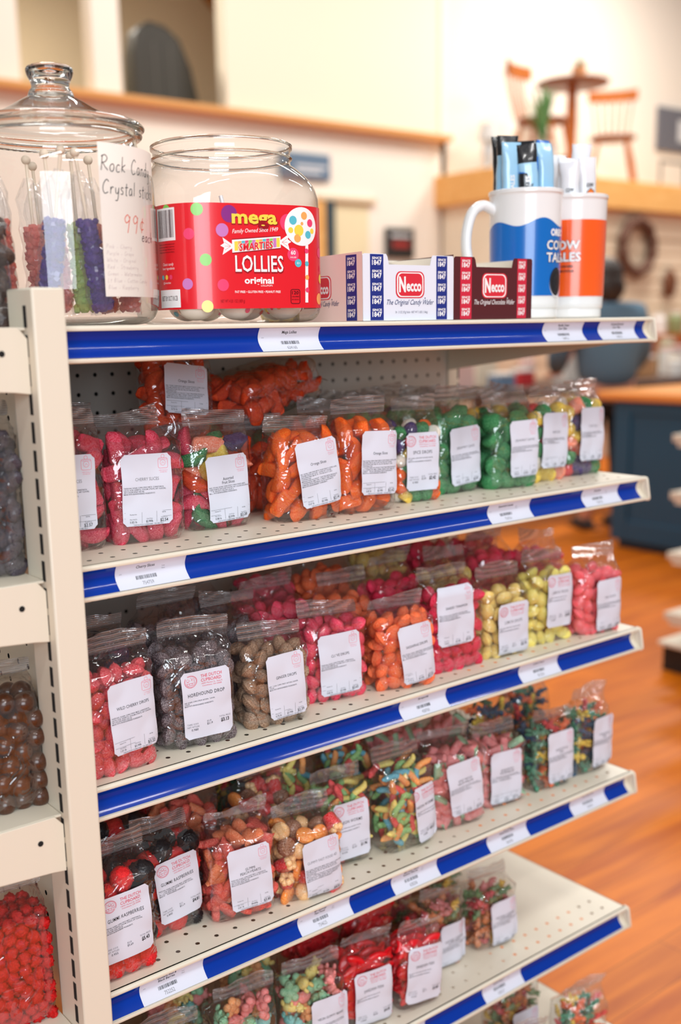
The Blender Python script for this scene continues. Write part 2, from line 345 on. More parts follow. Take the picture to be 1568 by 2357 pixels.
# price tickets in the channels
def ticket(idx, x0, lines, code, lab, wd=.080, blank_right=False, seed=0):
    h = .0240; mb = MB()
    mb.grid(8, 12, lambda a, c: (a*wd, -c*h, 0), 0)
    cx = wd*(.42 if blank_right else .5)
    y = -.0062 if len(lines) == 1 else -.0052
    for i, l in enumerate(lines): text(mb, l, cx, y-i*.0040, .0031, 1, align='C', sx=.92, bold=.012)
    barcode(mb, cx-.0115, -.0172, .023, .0034, 1, seed=seed+3)
    text(mb, code, cx, -.0220, .0031, 2)
    text(mb, '#236', .006, -.0105, .0010, 2); 
    if blank_right: text(mb, 'Scan', wd*.68, -.0080, .0014, 2); text(mb, 'Here', wd*.68, -.0105, .0014, 2)
    slice_mb(mb, .003, 1)
    def bend(u, v, w):
        q = min(1, max(0, -v/.0243)); y = -.0004-.0058*q+.0068*math.sin(math.pi*q)
        return (u, y-.0007-w, v-.0001)
    mb.map(bend)
    o = obj('price_ticket', mb, [paper, ink, gink], None, (x0, YF, ZT[idx]), ang=60)
    tag(o, lab, 'price tag', 'price tickets in the blue shelf channels'); return o
TK = [(0, -.500, ['Mega Lollies'], '624160', 'leftmost ticket of the top shelf channel, below the red labelled tub', 0),
 (0, -.054, ['Vanilla Cream', 'Cow Tales'], '548751', 'white ticket under the mugs reading Vanilla Cream', 0),
 (0, .059, ['Caramel Brownie', 'Cow Tales'], '548755', 'rightmost ticket of the top shelf channel, reading Caramel Brownie', 0),
 (1, -.680, ['Cherry Slices'], '754759', 'ticket reading Cherry Slices at the left of the second channel', 1),
 (1, -.152, ['Spearmint Leaves'], '754761', 'ticket reading Spearmint Leaves under the green drops', 1),
 (1, .035, ['Dark Jels'], '754770', 'rightmost ticket of the second channel, under the gumdrops', 1),
 (2, -.305, ['Sarsaparilla'], '458700', 'ticket reading Sarsaparilla in the third channel', 0),
 (2, -.087, ['Lemon Drops'], '813205', 'ticket reading Lemon Drops in the third channel', 0),
 (3, -.681, ["Gustaf's Red &", 'Black Berries'], '752252', 'ticket reading Red and Black Berries at the left of the fourth channel', 1),
 (3, -.469, ['4D Gummy', 'Fast Food'], '754625', 'ticket reading 4D Gummy Fast Food in the fourth channel', 1),
 (3, -.320, ['Mini Sour Neon', 'Gummi Worms'], '628206', 'ticket reading Mini Sour Neon Gummi Worms in the fourth channel', 1),
 (3, -.145, ['Sour Patch', 'Watermelon Slices'], '564103', 'ticket reading Watermelon Slices in the fourth channel', 0),
 (3, .030, ['Sour Patch Kids'], '564101', 'rightmost ticket of the fourth channel, under the gummy figures', 0),
 (4, -.150, ['Natural Licensed', 'Gummi Bears'], '628157', 'ticket reading Gummi Bears in the fifth channel', 1),
 (4, -.341, ['Swedish Fish'], '628150', 'ticket at the bottom edge under the red gummy fish bags', 0)]
for i, (a, x, l, c, lb, br) in enumerate(TK): ticket(a, x, l, c, lb, blank_right=bool(br), seed=i)

# ------------------------------------------------------------------ neighbouring gondola on the left
lf = thing('display_gondola', 'tall cream slotted upright and pegboard of the left neighbouring unit', 'shelf frame', (0, 0, 0))
ux0, ux1, uy = -.762, -.731, -.43
obj('upright', MB().box(ux0, ux1, uy, uy+.055, 0, FL+.045), cream, lf, bevel=.002)
s = MB()
for k in range(50):
    z = FL+.030-k*IN; s.box(ux0-.0004, ux0+.0005, uy+.014, uy+.020, z-.019, z)
obj('slots', s, dark, lf, smooth=False)  # dark plates on the post face, slot shade put in as colour
obj('channel_strip', MB().box(-.752, -.745, -.372, -.35, .1, FL+.035), cream, lf, bevel=.001)
b = MB()
for j in range(14):
    pass
# pegboard facing left: plane x = -.742
holed_strip(b, 0, 0, 36, 46, 0, 0, plane='z', r=.0030)
b.map(lambda x, y, z: (-.7425, -.335+x, FL-.0493-45*IN+y))
obj('back_panel', b, cream, lf, smooth=False)
obj('rear_panel', MB().box(-.7415, -.7405, -.352, .57, .1, FL), dark, lf)  # dark sheet added behind this pegboard to blacken its holes
LZ = [FL+.0115, FL-.2165, FL-.4480, FL-.684, FL-.92]
ll = ['left unit shelf with chocolate clusters, topmost of the left unit', 'left unit shelf carrying the purple black chunks, second of the left unit',
      'left unit shelf below the chocolate balls', 'left unit shelf under the bright red candies', 'left unit shelf lowest of the left unit, out at the bottom edge']
for i, z in enumerate(LZ[:4]):
    t = thing('gondola_shelf', ll[i], 'shelf', (-.757, -.415, z))
    obj('deck', MB().box(-.40, -.0056, .002, .9, -.003, 0), cream, t, bevel=.0008)
    br = MB(); br.prism([(-.0056, -.0585), (-.0056, -.010), (-.014, 0), (-.40, 0), (-.40, -.028), (-.02, -.0565)], -.001, .0015)
    obj('side_bracket', br, cream, t, bevel=.0006)
    obj('bolt_hole', MB().lathe([(.0028, 0), (.0028, .0004)], 16, M=T(-.030, -.0009, -.0225, rx=math.pi/2)), dark, t)  # dark disc in place of the hole's shaded inside
# ------------------------------------------------------------------ candy shapes (unit: metres)
def cm(name, c, light=None, rough=.42, coat=0, bump=.8, bs=1100, vs=700, sss=.12):
    l = light or tuple(min(255, x*.62+102) for x in c)
    return mat(name, c, rough+.14, coat=coat, spec=.35, bump=bump, bscale=bs, rgb2=l, vscale=vs, sss=sss)
def noisy(mb, amp, sc, seed=0):
    o = Vector((seed*3.1, seed*1.7, seed))
    return mb.map(lambda x, y, z: Vector((x, y, z))*(1+amp*noise.noise(Vector((x, y, z))*sc+o)))
def g_drop(seed=0, r=.0105):
    mb = MB(); prof = [(.18, -.62), (.55, -.52), (.86, -.28), (.98, -.06), (1.03, -.03), (1.03, .03), (.98, .06), (.86, .28), (.55, .52), (.18, .62)]
    mb.lathe([(a*r*1.12, b*r*1.12) for a, b in prof], 16, shape=lambda t: (math.cos(t), .84*math.sin(t))); return noisy(mb, .06, 160, seed)
def g_gum(seed=0, r=.0125):
    mb = MB(); prof = [(.55, -.72), (.92, -.70), (1.02, -.58), (.98, -.1), (.86, .35), (.62, .66), (.3, .80), (.08, .83)]
    mb.lathe([(a*r, b*r) for a, b in prof], 16); return noisy(mb, .1, 120, seed)
def g_slice(seed=0, R=.0185, th=.0085, ridge=0):
    mb = MB(); prof = []
    n = 18
    out = []
    for i in range(n+1):
        a = math.pi*i/n; q = 1+(ridge*abs(math.sin(a*5.5)) if ridge else 0); out.append((R*q*math.cos(a), R*.86*q*math.sin(a)))
    for i in range(1, 6): out.append((-R*.95+R*1.9*i/6, R*.05))
    c = (0, R*.38); vs = []; lay = [(-th, .62), (-th*.86, .86), (-th*.45, .98), (th*.45, .98), (th*.86, .86), (th, .62)]
    for z, s_ in lay: vs += [(c[0]+(x-c[0])*s_, c[1]+(y-c[1])*s_-R*.4, z) for x, y in out]
    m = len(out); fs = [(j*m+i, j*m+(i+1) % m, (j+1)*m+(i+1) % m, (j+1)*m+i) for j in range(5) for i in range(m)]
    fs += [tuple(range(m-1, -1, -1)), tuple(5*m+i for i in range(m))]; mb.add(vs, fs); return noisy(mb, .12, 110, seed)
def g_berry(seed=0, r=.0135):
    mb = MB(); mb.ell((0, 0, 0), (r, r*.95, r*1.12), n=34, k=22)
    def f(x, y, z):
        v = Vector((x, y, z)); d = noise.voronoi(v*430)[0][0]; k = 1+.22*(.5-min(1, d*1.1)); tp = 1-.22*max(0, z/r); return (x*k*tp, y*k*tp, z*k)
    return mb.map(f)
def g_heart(seed=0, r=.0155):
    out = []
    for i in range(24):
        t = 2*math.pi*i/24; x = 16*math.sin(t)**3; y = 13*math.cos(t)-5*math.cos(2*t)-2*math.cos(3*t)-math.cos(4*t); out.append((x/16*r, y/16*r))
    mb = MB(); vs = []; th = r*.30; lay = [(-th, .7), (-th*.6, .95), (th*.6, .95), (th, .7)]
    for z, s_ in lay: vs += [(x*s_, y*s_, z) for x, y in out]
    m = 24; mb.add(vs, [(j*m+i, j*m+(i+1) % m, (j+1)*m+(i+1) % m, (j+1)*m+i) for j in range(3) for i in range(m)][::1]+[tuple(range(m-1, -1, -1)), tuple(3*m+i for i in range(m))]); return noisy(mb, .1, 90, seed)
def g_worm(seed=0, L=.042, r=.0042):
    rr = random.Random(seed); a, b, ph = rr.uniform(.003, .008), rr.uniform(1.2, 2.4), rr.random()*6; c = rr.uniform(-.010, .010)
    pts = [(L*(t/26-.5), a*math.sin(b*t/26*3.1+ph)+c*(t/26)**2, .004*math.sin(t/26*4+ph)) for t in range(27)]
    return MB().tube(pts, lambda t: r*(1+.10*math.sin(t*75))*min(1, .35+6*min(t, 1-t)), 10, mfn=lambda t: 0 if t < .5 else 1)
def g_wedge(seed=0, s=.0125):
    mb = MB(); vs = []; 
    for z, k in ((-.42, .75), (-.3, .97), (.3, .97), (.42, .75)): vs += [(x*s*k, y*s*k, z*s) for x, y in ((-1, -.75), (-.5, -.9), (.5, -.9), (1, -.75), (.62, .1), (.15, .95), (-.15, .95), (-.62, .1))]
    m = 8; mb.add(vs, [(j*m+i, j*m+(i+1) % m, (j+1)*m+(i+1) % m, (j+1)*m+i) for j in range(3) for i in range(m)]+[tuple(range(m-1, -1, -1)), tuple(3*m+i for i in range(m))])
    mb.m = [1 if (i % 8 in (0, 1, 2) and i < 24) else 0 for i in range(len(mb.f))]; return noisy(mb, .12, 130, seed)
def g_kid(seed=0, s=.0105):
    mb = MB(); E = mb.ell
    E((0, 0, .15*s), (.50*s, .38*s, .75*s), n=10, k=7); E((0, 0, 1.08*s), (.46*s, .38*s, .46*s), n=10, k=7)
    for q in (-1, 1): E((q*.30*s, 0, -.85*s), (.26*s, .28*s, .55*s), n=8, k=6); E((q*.62*s, .05*s, .40*s), (.40*s, .22*s, .22*s), n=8, k=6)
    return mb
def g_bear(seed=0, s=.0078):
    mb = MB(); E = mb.ell
    E((0, 0, 0), (.72*s, .55*s, .95*s), n=10, k=8); E((0, -.08*s, 1.15*s), (.55*s, .48*s, .50*s), n=10, k=7); E((0, -.5*s, 1.05*s), (.22*s, .2*s, .18*s), n=8, k=5)
    for q in (-1, 1):
        E((q*.42*s, 0, 1.60*s), (.2*s, .15*s, .2*s), n=7, k=5); E((q*.45*s, -.5*s, .35*s), (.2*s, .35*s, .2*s), n=7, k=5); E((q*.42*s, -.5*s, -.75*s), (.24*s, .42*s, .26*s), n=7, k=5)
    return mb
def g_lobes(seed=0, s=.013):
    mb = MB(); mb.ell((0, 0, 0), (.6*s, .6*s, .4*s), n=10, k=7)
    for i in range(5):
        a = 2*math.pi*i/5; mb.ell((.62*s*math.cos(a), .62*s*math.sin(a), 0), (.42*s, .42*s, .40*s), n=10, k=7)
    return mb
def g_fish(seed=0, s=.022):
    up = [(-1, .38), (-.78, .22), (-.6, .12), (-.3, .3), (0, .40), (.35, .38), (.7, .24), (.95, .05)]
    out = up+[(x, -y) for x, y in up[::-1]]+[(-.88, 0)]
    mb = MB(); vs = []
    for z, k in ((-.16, .82), (-.08, .98), (.08, .98), (.16, .82)): vs += [(x*s*k, y*s*k, z*s) for x, y in out]
    m = len(out); mb.add(vs, [(j*m+(i+1) % m, j*m+i, (j+1)*m+i, (j+1)*m+(i+1) % m) for j in range(3) for i in range(m)]+[tuple(range(m)), tuple(3*m+i for i in range(m-1, -1, -1))]); return mb
def g_ball(seed=0, r=.0105): return noisy(MB().ell((0, 0, 0), (r, r, r), n=18, k=12), .05, 60, seed)
def g_lump(seed=0, r=.0125): return noisy(MB().ell((0, 0, 0), (r, r*.8, r*.75), n=18, k=12), .55, 95, seed)
def g_small(seed=0, r=.0078): return noisy(MB().ell((0, 0, 0), (r, r*.85, r*.8), n=16, k=10), .45, 420, seed)
def g_disc(seed=0): return MB().lathe([(.3, -.0036), (.0100, -.0036), (.0116, -.002), (.0116, .002), (.0100, .0036), (.3e-3, .0036)][1:], 20)
def g_cup(seed=0):
    mb = MB(); mb.lathe([(.0075, -.013), (.0085, -.011), (.0100, .002), (.0100, .004)], 6, m=0)
    for i in range(7):
        a = i*.9; mb.ell((.0055*math.cos(a), .0055*math.sin(a), .0055+.002*(i % 2)), (.0045, .0045, .0045), m=1, n=8, k=6)
    return mb
def g_bun(seed=0): return MB().lathe([(.006, -.007), (.0105, -.006), (.0112, -.003), (.0112, .001), (.0095, .0055), (.005, .0082), (.0008, .009)], 16)

C_ = {}
def M_(n, *a, **k): C_[n] = cm(n, *a, **k); return C_[n]
M_('cherry_candy', (206, 34, 66), (232, 104, 124)); M_('orange_candy', (244, 84, 10), (252, 128, 48)); M_('deep_orange_candy', (214, 50, 14), (236, 92, 40))
M_('yellow_candy', (232, 186, 46), (246, 222, 120)); M_('purple_candy', (58, 40, 92), (104, 90, 136)); M_('green_candy', (24, 116, 62), (96, 168, 112)); M_('red_candy', (214, 26, 44), (238, 90, 90)); M_('white_candy', (236, 226, 206)); M_('pink_orange_candy', (244, 126, 92))
M_('wildcherry_candy', (216, 48, 66), (240, 122, 126), coat=.2); M_('horehound_candy', (74, 58, 62), (150, 138, 140)); M_('ginger_candy', (132, 98, 74), (184, 152, 126)); M_('clove_candy', (236, 44, 82), (248, 110, 130)); M_('sassafras_candy', (250, 96, 44), (254, 142, 96)); M_('cinnamon_candy', (214, 18, 58), (240, 70, 104))
M_('lemon_candy', (240, 200, 92), (248, 224, 150), coat=.4); M_('lemon2_candy', (246, 222, 90), (250, 236, 150), coat=.5); M_('pinkjel_candy', (250, 78, 92), (252, 130, 136), coat=.3)
M_('blackberry_candy', (16, 14, 18), (30, 26, 30), rough=.3, coat=.3); M_('redberry_candy', (214, 18, 26), (240, 46, 46)); M_('peach_candy', (214, 62, 58), (236, 124, 106)); M_('peach2_candy', (224, 108, 62), (238, 150, 110))
M_('ff_red', (206, 20, 22), rough=.2, coat=.6, bump=0); M_('ff_orange', (246, 128, 20), rough=.25, coat=.5, bump=0); M_('ff_tan', (236, 178, 110), rough=.35, coat=.4, bump=0); M_('ff_brown', (120, 66, 34), rough=.3, coat=.4, bump=0)
M_('worm_yellow', (240, 214, 96), (250, 236, 160)); M_('worm_green', (120, 188, 106), (184, 220, 160)); M_('worm_blue', (70, 170, 196), (150, 210, 222)); M_('worm_red', (226, 60, 70), (244, 128, 120)); M_('worm_orange', (248, 152, 74), (250, 190, 130))
M_('melon_pink', (226, 112, 116), (240, 168, 164)); M_('melon_green', (132, 176, 136), (178, 206, 176)); M_('kid_red', (224, 48, 56), (244, 110, 106)); M_('kid_yellow', (236, 196, 56), (246, 220, 120)); M_('kid_green', (48, 124, 92), (110, 166, 140)); M_('kid_blue', (30, 66, 96), (76, 110, 136)); M_('kid_orange', (240, 96, 50), (248, 146, 100))
M_('bear_amber', (196, 92, 24), rough=.25, coat=.4, bump=0); M_('bear_red', (188, 20, 30), rough=.25, coat=.4, bump=0); M_('bear_yellow', (228, 176, 30), rough=.25, coat=.4, bump=0); M_('bear_green', (70, 110, 50), rough=.25, coat=.4, bump=0); M_('bear_pink', (196, 90, 90), rough=.3, coat=.3, bump=0)
M_('neon_teal', (104, 198, 194), (160, 220, 212)); M_('neon_green', (130, 196, 150), (180, 220, 184)); M_('neon_pink', (248, 132, 130), (250, 176, 170)); M_('neon_yellow', (246, 218, 110), (250, 236, 170)); M_('neon_orange', (250, 158, 90), (252, 196, 150))
M_('fish_red', (214, 8, 24), (224, 14, 30), rough=.25, coat=.4, bump=0); M_('choc_candy', (66, 32, 14), (84, 44, 22), rough=.22, coat=.6, bump=0); M_('cluster_candy', (48, 34, 30), (92, 66, 52), rough=.35, coat=.3); M_('plum_candy', (52, 46, 56), (84, 74, 84), rough=.35, coat=.4); M_('hot_red_candy', (190, 4, 8), (220, 20, 20), rough=.3)
def V(geo, cols, n=2): return [(geo, i, cols) for i in range(n)]
def multi(geo, cols, n=1): return [(geo, i, [c]) for c in cols for i in range(n)]
# kind: (part name, packing radius, variants)
KIND = {
 'cherry': ('fruit_slice', .0128, V(g_slice, ['cherry_candy'], 3)),
 'assorted': ('fruit_slice', .0128, [(lambda s: g_slice(s, .0185, .0085, .07), i, [c]) for i, c in enumerate(['purple_candy', 'yellow_candy', 'cherry_candy', 'pink_orange_candy', 'green_candy', 'cherry_candy', 'deep_orange_candy'])]),
 'orange': ('orange_slice', .0126, V(g_slice, ['orange_candy'], 3)),
 'deeporange': ('orange_slice', .0126, V(g_slice, ['deep_orange_candy'], 3)),
 'spice': ('gumdrop', .0095, [(lambda s: g_gum(s, .0092), i, [c]) for i, c in enumerate(['green_candy', 'red_candy', 'orange_candy', 'yellow_candy', 'green_candy', 'white_candy', 'purple_candy'])]),
 'green': ('gumdrop', .0132, V(lambda s: g_gum(s, .0145), ['green_candy'], 3)),
 'gum': ('gumdrop', .0122, multi(g_gum, ['yellow_candy', 'green_candy', 'red_candy', 'pink_orange_candy', 'yellow_candy', 'green_candy', 'purple_candy', 'white_candy'])),
 'wildcherry': ('cherry_drop', .0102, V(g_drop, ['wildcherry_candy'], 3)), 'horehound': ('horehound_drop', .0102, V(g_drop, ['horehound_candy'], 3)),
 'ginger': ('ginger_drop', .0102, V(g_drop, ['ginger_candy'], 3)), 'clove': ('clove_drop', .0102, V(g_drop, ['clove_candy'], 3)), 'sassafras': ('sassafras_drop', .0100, V(g_drop, ['sassafras_candy'], 3)),
 'cinnamon': ('cinnamon_drop', .0102, V(g_drop, ['cinnamon_candy'], 3)), 'lemon': ('lemon_drop', .0108, V(g_drop, ['lemon_candy'], 3)), 'lemon2': ('lemon_drop', .0112, V(g_drop, ['lemon2_candy'], 3)), 'pink': ('candy_drop', .0102, V(g_drop, ['pinkjel_candy'], 3)),
 'rasp': ('gummy_berry', .0132, multi(g_berry, ['blackberry_candy', 'redberry_candy'])), 'peach': ('gummy_heart', .0105, multi(g_heart, ['peach_candy', 'peach2_candy', 'peach_candy'])),
 'fastfood': ('gummy_food_piece', .0112, [(g_disc, 0, ['ff_orange']), (g_cup, 0, ['ff_red', 'ff_tan']), (g_bun, 0, ['ff_tan']), (g_cup, 1, ['ff_red', 'ff_tan']), (g_disc, 1, ['ff_orange']), (g_cup, 2, ['ff_red', 'ff_tan']), (g_bun, 1, ['ff_brown'])]),
 'worms': ('gummy_worm', .0102, [(g_worm, i, c) for i, c in enumerate([['worm_yellow', 'worm_green'], ['worm_blue', 'worm_orange'], ['worm_green', 'worm_red'], ['worm_orange', 'worm_blue'], ['worm_yellow', 'worm_red'], ['worm_green', 'worm_yellow']])]),
 'melon': ('gummy_wedge', .0092, [(g_wedge, i, ['melon_pink', 'melon_green']) for i in range(3)]), 'kids': ('gummy_figure', .0102, multi(g_kid, ['kid_red', 'kid_yellow', 'kid_green', 'kid_blue', 'kid_orange', 'kid_blue', 'kid_green'])),
 'bears': ('gummy_bear', .0092, multi(g_bear, ['bear_amber', 'bear_red', 'bear_yellow', 'bear_green', 'bear_pink', 'bear_amber'])), 'neon': ('gummy_piece', .0118, multi(lambda s: g_bear(s, .0115), ['neon_teal', 'neon_green', 'neon_yellow', 'neon_pink'])+multi(g_lobes, ['neon_orange', 'neon_green', 'neon_pink'])),
 'fish': ('gummy_fish', .0100, V(g_fish, ['fish_red'], 1)), 'choc': ('chocolate_ball', .0104, V(g_ball, ['choc_candy'], 2)), 'cluster': ('chocolate_cluster', .0112, V(g_lump, ['cluster_candy'], 3)), 'plum': ('candy_chunk', .0112, V(g_lump, ['plum_candy'], 3)), 'hotred': ('red_candy', .0074, V(g_small, ['hot_red_candy'], 3)),
 'purple': ('candy_drop', .0102, [(g_drop, 1, ['purple_candy']), (g_drop, 2, ['plum_candy'])]), 'peachworm': ('gummy_worm', .0102, [(g_worm, 8+i, c) for i, c in enumerate([['bear_amber', 'worm_orange'], ['worm_orange', 'worm_red'], ['neon_yellow', 'bear_red']])]),
}
_cm = {}
def candy_meshes(kind):
    if kind not in _cm:
        nm, r, var = KIND[kind]; out = []
        for g, sd, cols in var:
            mb = g(sd); out.append((mb.mesh(nm, [C_[c] for c in cols], True, 60), mb, cols))
        _cm[kind] = out
    return _cm[kind]
def pack(hw, hd, h, r, n, seed, low=0, iters=90, ex=None, ey=None):
    ex = ex or r*.80; ey = ey or r*.80
    g = np.random.default_rng(seed); p = g.uniform((-hw, -hd, low), (hw, hd, h*1.25), (n, 3)); rr = r*.93
    for it in range(iters):
        d = p[:, None]-p[None]; l = np.sqrt((d**2).sum(-1))+np.eye(n)*9; ov = np.maximum(0, 2*rr-l); p = p+(d/np.maximum(l, 1e-6)[..., None]*ov[..., None]).sum(1)*.32+g.normal(0, 2e-5, p.shape)
        p[:, 2] -= .0003 if it < iters-15 else 0
        k = np.maximum(0, p[:, 2]-h); p[:, 2] -= k*.3
        p[:, 0] = np.clip(p[:, 0], -hw+ex, hw-ex); p[:, 1] = np.clip(p[:, 1], -hd+ey, hd-ey); p[:, 2] = np.maximum(p[:, 2], ex)
    return p
def sect(hw, hd, t, n=5.0):
    c, s_ = math.cos(t), math.sin(t); return hw*math.copysign(abs(c)**(2/n), c), hd*math.copysign(abs(s_)**(2/n), s_)
class Bag:                                           # envelope of a pillow bag: half width / half depth / centre over the height
    def __init__(s, w, H, d, hf, off, lean, seed):
        s.hw, s.H, s.hd, s.hf, s.off, s.lean, s.seed = w/2, H, d/2, hf, off, lean, seed; s.hs = H-.019
    def at(s, z):
        if z < .010: q = z/.010; k = .80+.20*math.sin(q*math.pi/2); return s.hw*(k*.5+.5), s.hd*k, 0, 0
        if z < s.hf: return s.hw, s.hd*(1+.06*math.sin(math.pi*z/s.hf)), 0, 0
        q = min(1, (z-s.hf)/(s.hs-s.hf)); e = q*q*(3-2*q)
        return s.hw*(1-.08*e), s.hd*(1-q**.8)+.0012, s.off*e, s.lean*e
    def pt(s, t, z):
        hw, hd, cx, cy = s.at(z); x, y = sect(hw, hd, t); q = max(0, min(1, (z-s.hf*.8)/(s.hs-s.hf*.8))) if z < s.hs-.001 else .1
        amp = .0010+.0085*q*(1-q)*2; nz = noise.noise(Vector((x*38+s.seed*7.7, y*38, z*46+s.seed)))+.55*abs(noise.noise(Vector((x*90, y*90+s.seed*3.3, z*60))))*2-.4
        k = 1+amp*nz/max(.006, math.hypot(x, y)); return (cx+x*k, cy+y*k, z)
    def front(s, u, z):
        hw, hd, cx, cy = s.at(z); a = min(.97, abs((u-cx)/hw)); return cy-hd*(1-a**5)**.2
def wrapper(bag, parent, nt=40):
    mb = MB(); zs = [0, .002, .006, .011]+[.011+(bag.hf-.011)*i/8 for i in range(1, 9)]+[bag.hf+(bag.hs-bag.hf)*i/9 for i in range(1, 10)]
    vs = [bag.pt(2*math.pi*i/nt, z) for z in zs for i in range(nt)]
    fs = [(j*nt+i, j*nt+(i+1) % nt, (j+1)*nt+(i+1) % nt, (j+1)*nt+i) for j in range(len(zs)-1) for i in range(nt)]
    fs.append(tuple(range(nt-1, -1, -1))); mb.add(vs, fs); o = obj('wrapper', mb, FILM, parent, ang=75)
    s = MB(); w = bag.hw*.93; rr = random.Random(bag.seed); tilt = rr.uniform(-.10, .10); ln = rr.uniform(-.5, .35); sg = rr.uniform(-.004, .004)
    def f(a, c):
        x = (a*2-1)*w*(1+.03*math.sin(c*3)); z = c*.018; fold = .0034*math.sin(a*6+bag.seed)*c+.0012*math.sin(a*17+bag.seed*2)*c
        return (bag.off+x, bag.lean+ln*z+fold+.0006*math.sin(c*2*math.pi*6.5), bag.hs-.001+z+tilt*x*c*1.3+sg*math.sin(a*3.14)*c)
    s.grid(18, 40, f); obj('seal', s, SEAL, parent, ang=80); return o
# ------------------------------------------------------------------ printed labels
ING = {'c': ['754759 ING. SUGAR, CORN SYRUP, MOD. CORNSTARCH,', 'LACTIC ACID, SORBITOL, SODIUM CITRATE, ART. FLAVORS,', 'ART COLORS (FD&C RED 40).', 'MADE WITH BIOENGINEERED INGREDIENTS'],
 'a': ['ADD. 372 ING. SUGAR, CORN SYRUP, CORN STARCH, MOD.', 'CORN STARCH, NAT & ART FLAVORS, ART COLORS INCLUDING', '(RED 40, YELLOW 5, YELLOW 6, BLUE 1).', 'MADE WITH BIOENGINEERED INGREDIENTS'],
 'o': ['ING. SUGAR, CORN SYRUP, MOD. FOOD STARCH, CITRIC ACID,', 'SODIUM CITRATE, NAT & ART FLAVOR, ART COLORS', '(INCLUDING FD&C RED 40, YELLOW 5&6, BLUE 1), EGG', 'CONTAINS: EGG', 'MANUFACTURED IN A FACILITY THAT PROCESSES PRODUCTS', 'CONTAINING SOY, MILK, WHEAT, PEANUT AND TREE NUT', '(ALMONDS, PECAN, AND BRAZIL NUTS). INGREDIENTS', 'MADE WITH BIOENGINEERED INGREDIENTS'],
 'd': ['ING. SUGAR, CORN SYRUP, NATURAL FLAVOR,', 'COLOR', 'MADE WITH BIOENGINEERED INGREDIENTS']}
def jar_logo(mb, u, v, s=1):
    line2(mb, rrect(u-.0046*s, v-.0062*s, u+.0046*s, v+.0030*s, .0016*s), .00035*s, 3, closed=True); line2(mb, circ(u, v+.0046*s, .0016*s, 12), .00035*s, 3, closed=True)
    line2(mb, circ(u, v-.0012*s, .0026*s, 14), .0003*s, 3, closed=True); text(mb, 'THE DUTCH', u, v+.0012*s, .0011*s, 3); line2(mb, [(u-.0012*s, v-.0022*s), (u, v-.0006*s), (u+.0014*s, v-.0022*s)], .0003*s, 3)
    text(mb, '14093 Market St', u, v-.0086*s, .0009*s, 3); text(mb, '330-482-9321', u, v-.0102*s, .0009*s, 3)
def dutch_logo(mb, hh):
    v = hh-.0105; line2(mb, circ(-.0175, v, .0072, 28, .0066), .0005, 3, closed=True); line2(mb, circ(-.0175, v, .0063, 28, .0057), .0003, 3, closed=True)
    for du, dv, r in ((-.0032, .0016, .0014), (.0000, .0026, .0014), (.0030, .0016, .0014)): line2(mb, circ(-.0175+du, v+dv, r, 12), .0003, 3, closed=True)
    for p in ([(-.0048, -.0006), (-.0038, .0002), (-.0018, -.0002)], [(-.0012, .0008), (.0012, .0008)], [(.0018, -.0002), (.0040, .0002), (.0050, -.0008)], [(-.0050, -.0018), (.0052, -.0018), (.0036, -.0040), (-.0036, -.0040), (-.0050, -.0018)], [(-.002, -.0018), (-.0014, -.0034)], [(.002, -.0018), (.0012, -.0034)]):
        line2(mb, [(-.0175+a, v+b) for a, b in p], .0004, 3)
    text(mb, 'THE DUTCH', .0065, v+.0024, .0036, 3, bold=.008, width=.0245); text(mb, 'CUPBOARD', .0060, v-.0024, .0036, 3, bold=.008, width=.0235)
    text(mb, '14093 Market St., Suite E', .0065, v-.0052, .0016, 3, width=.024); text(mb, 'Columbiana, OH 44408', .0065, v-.0078, .0016, 3, width=.022)
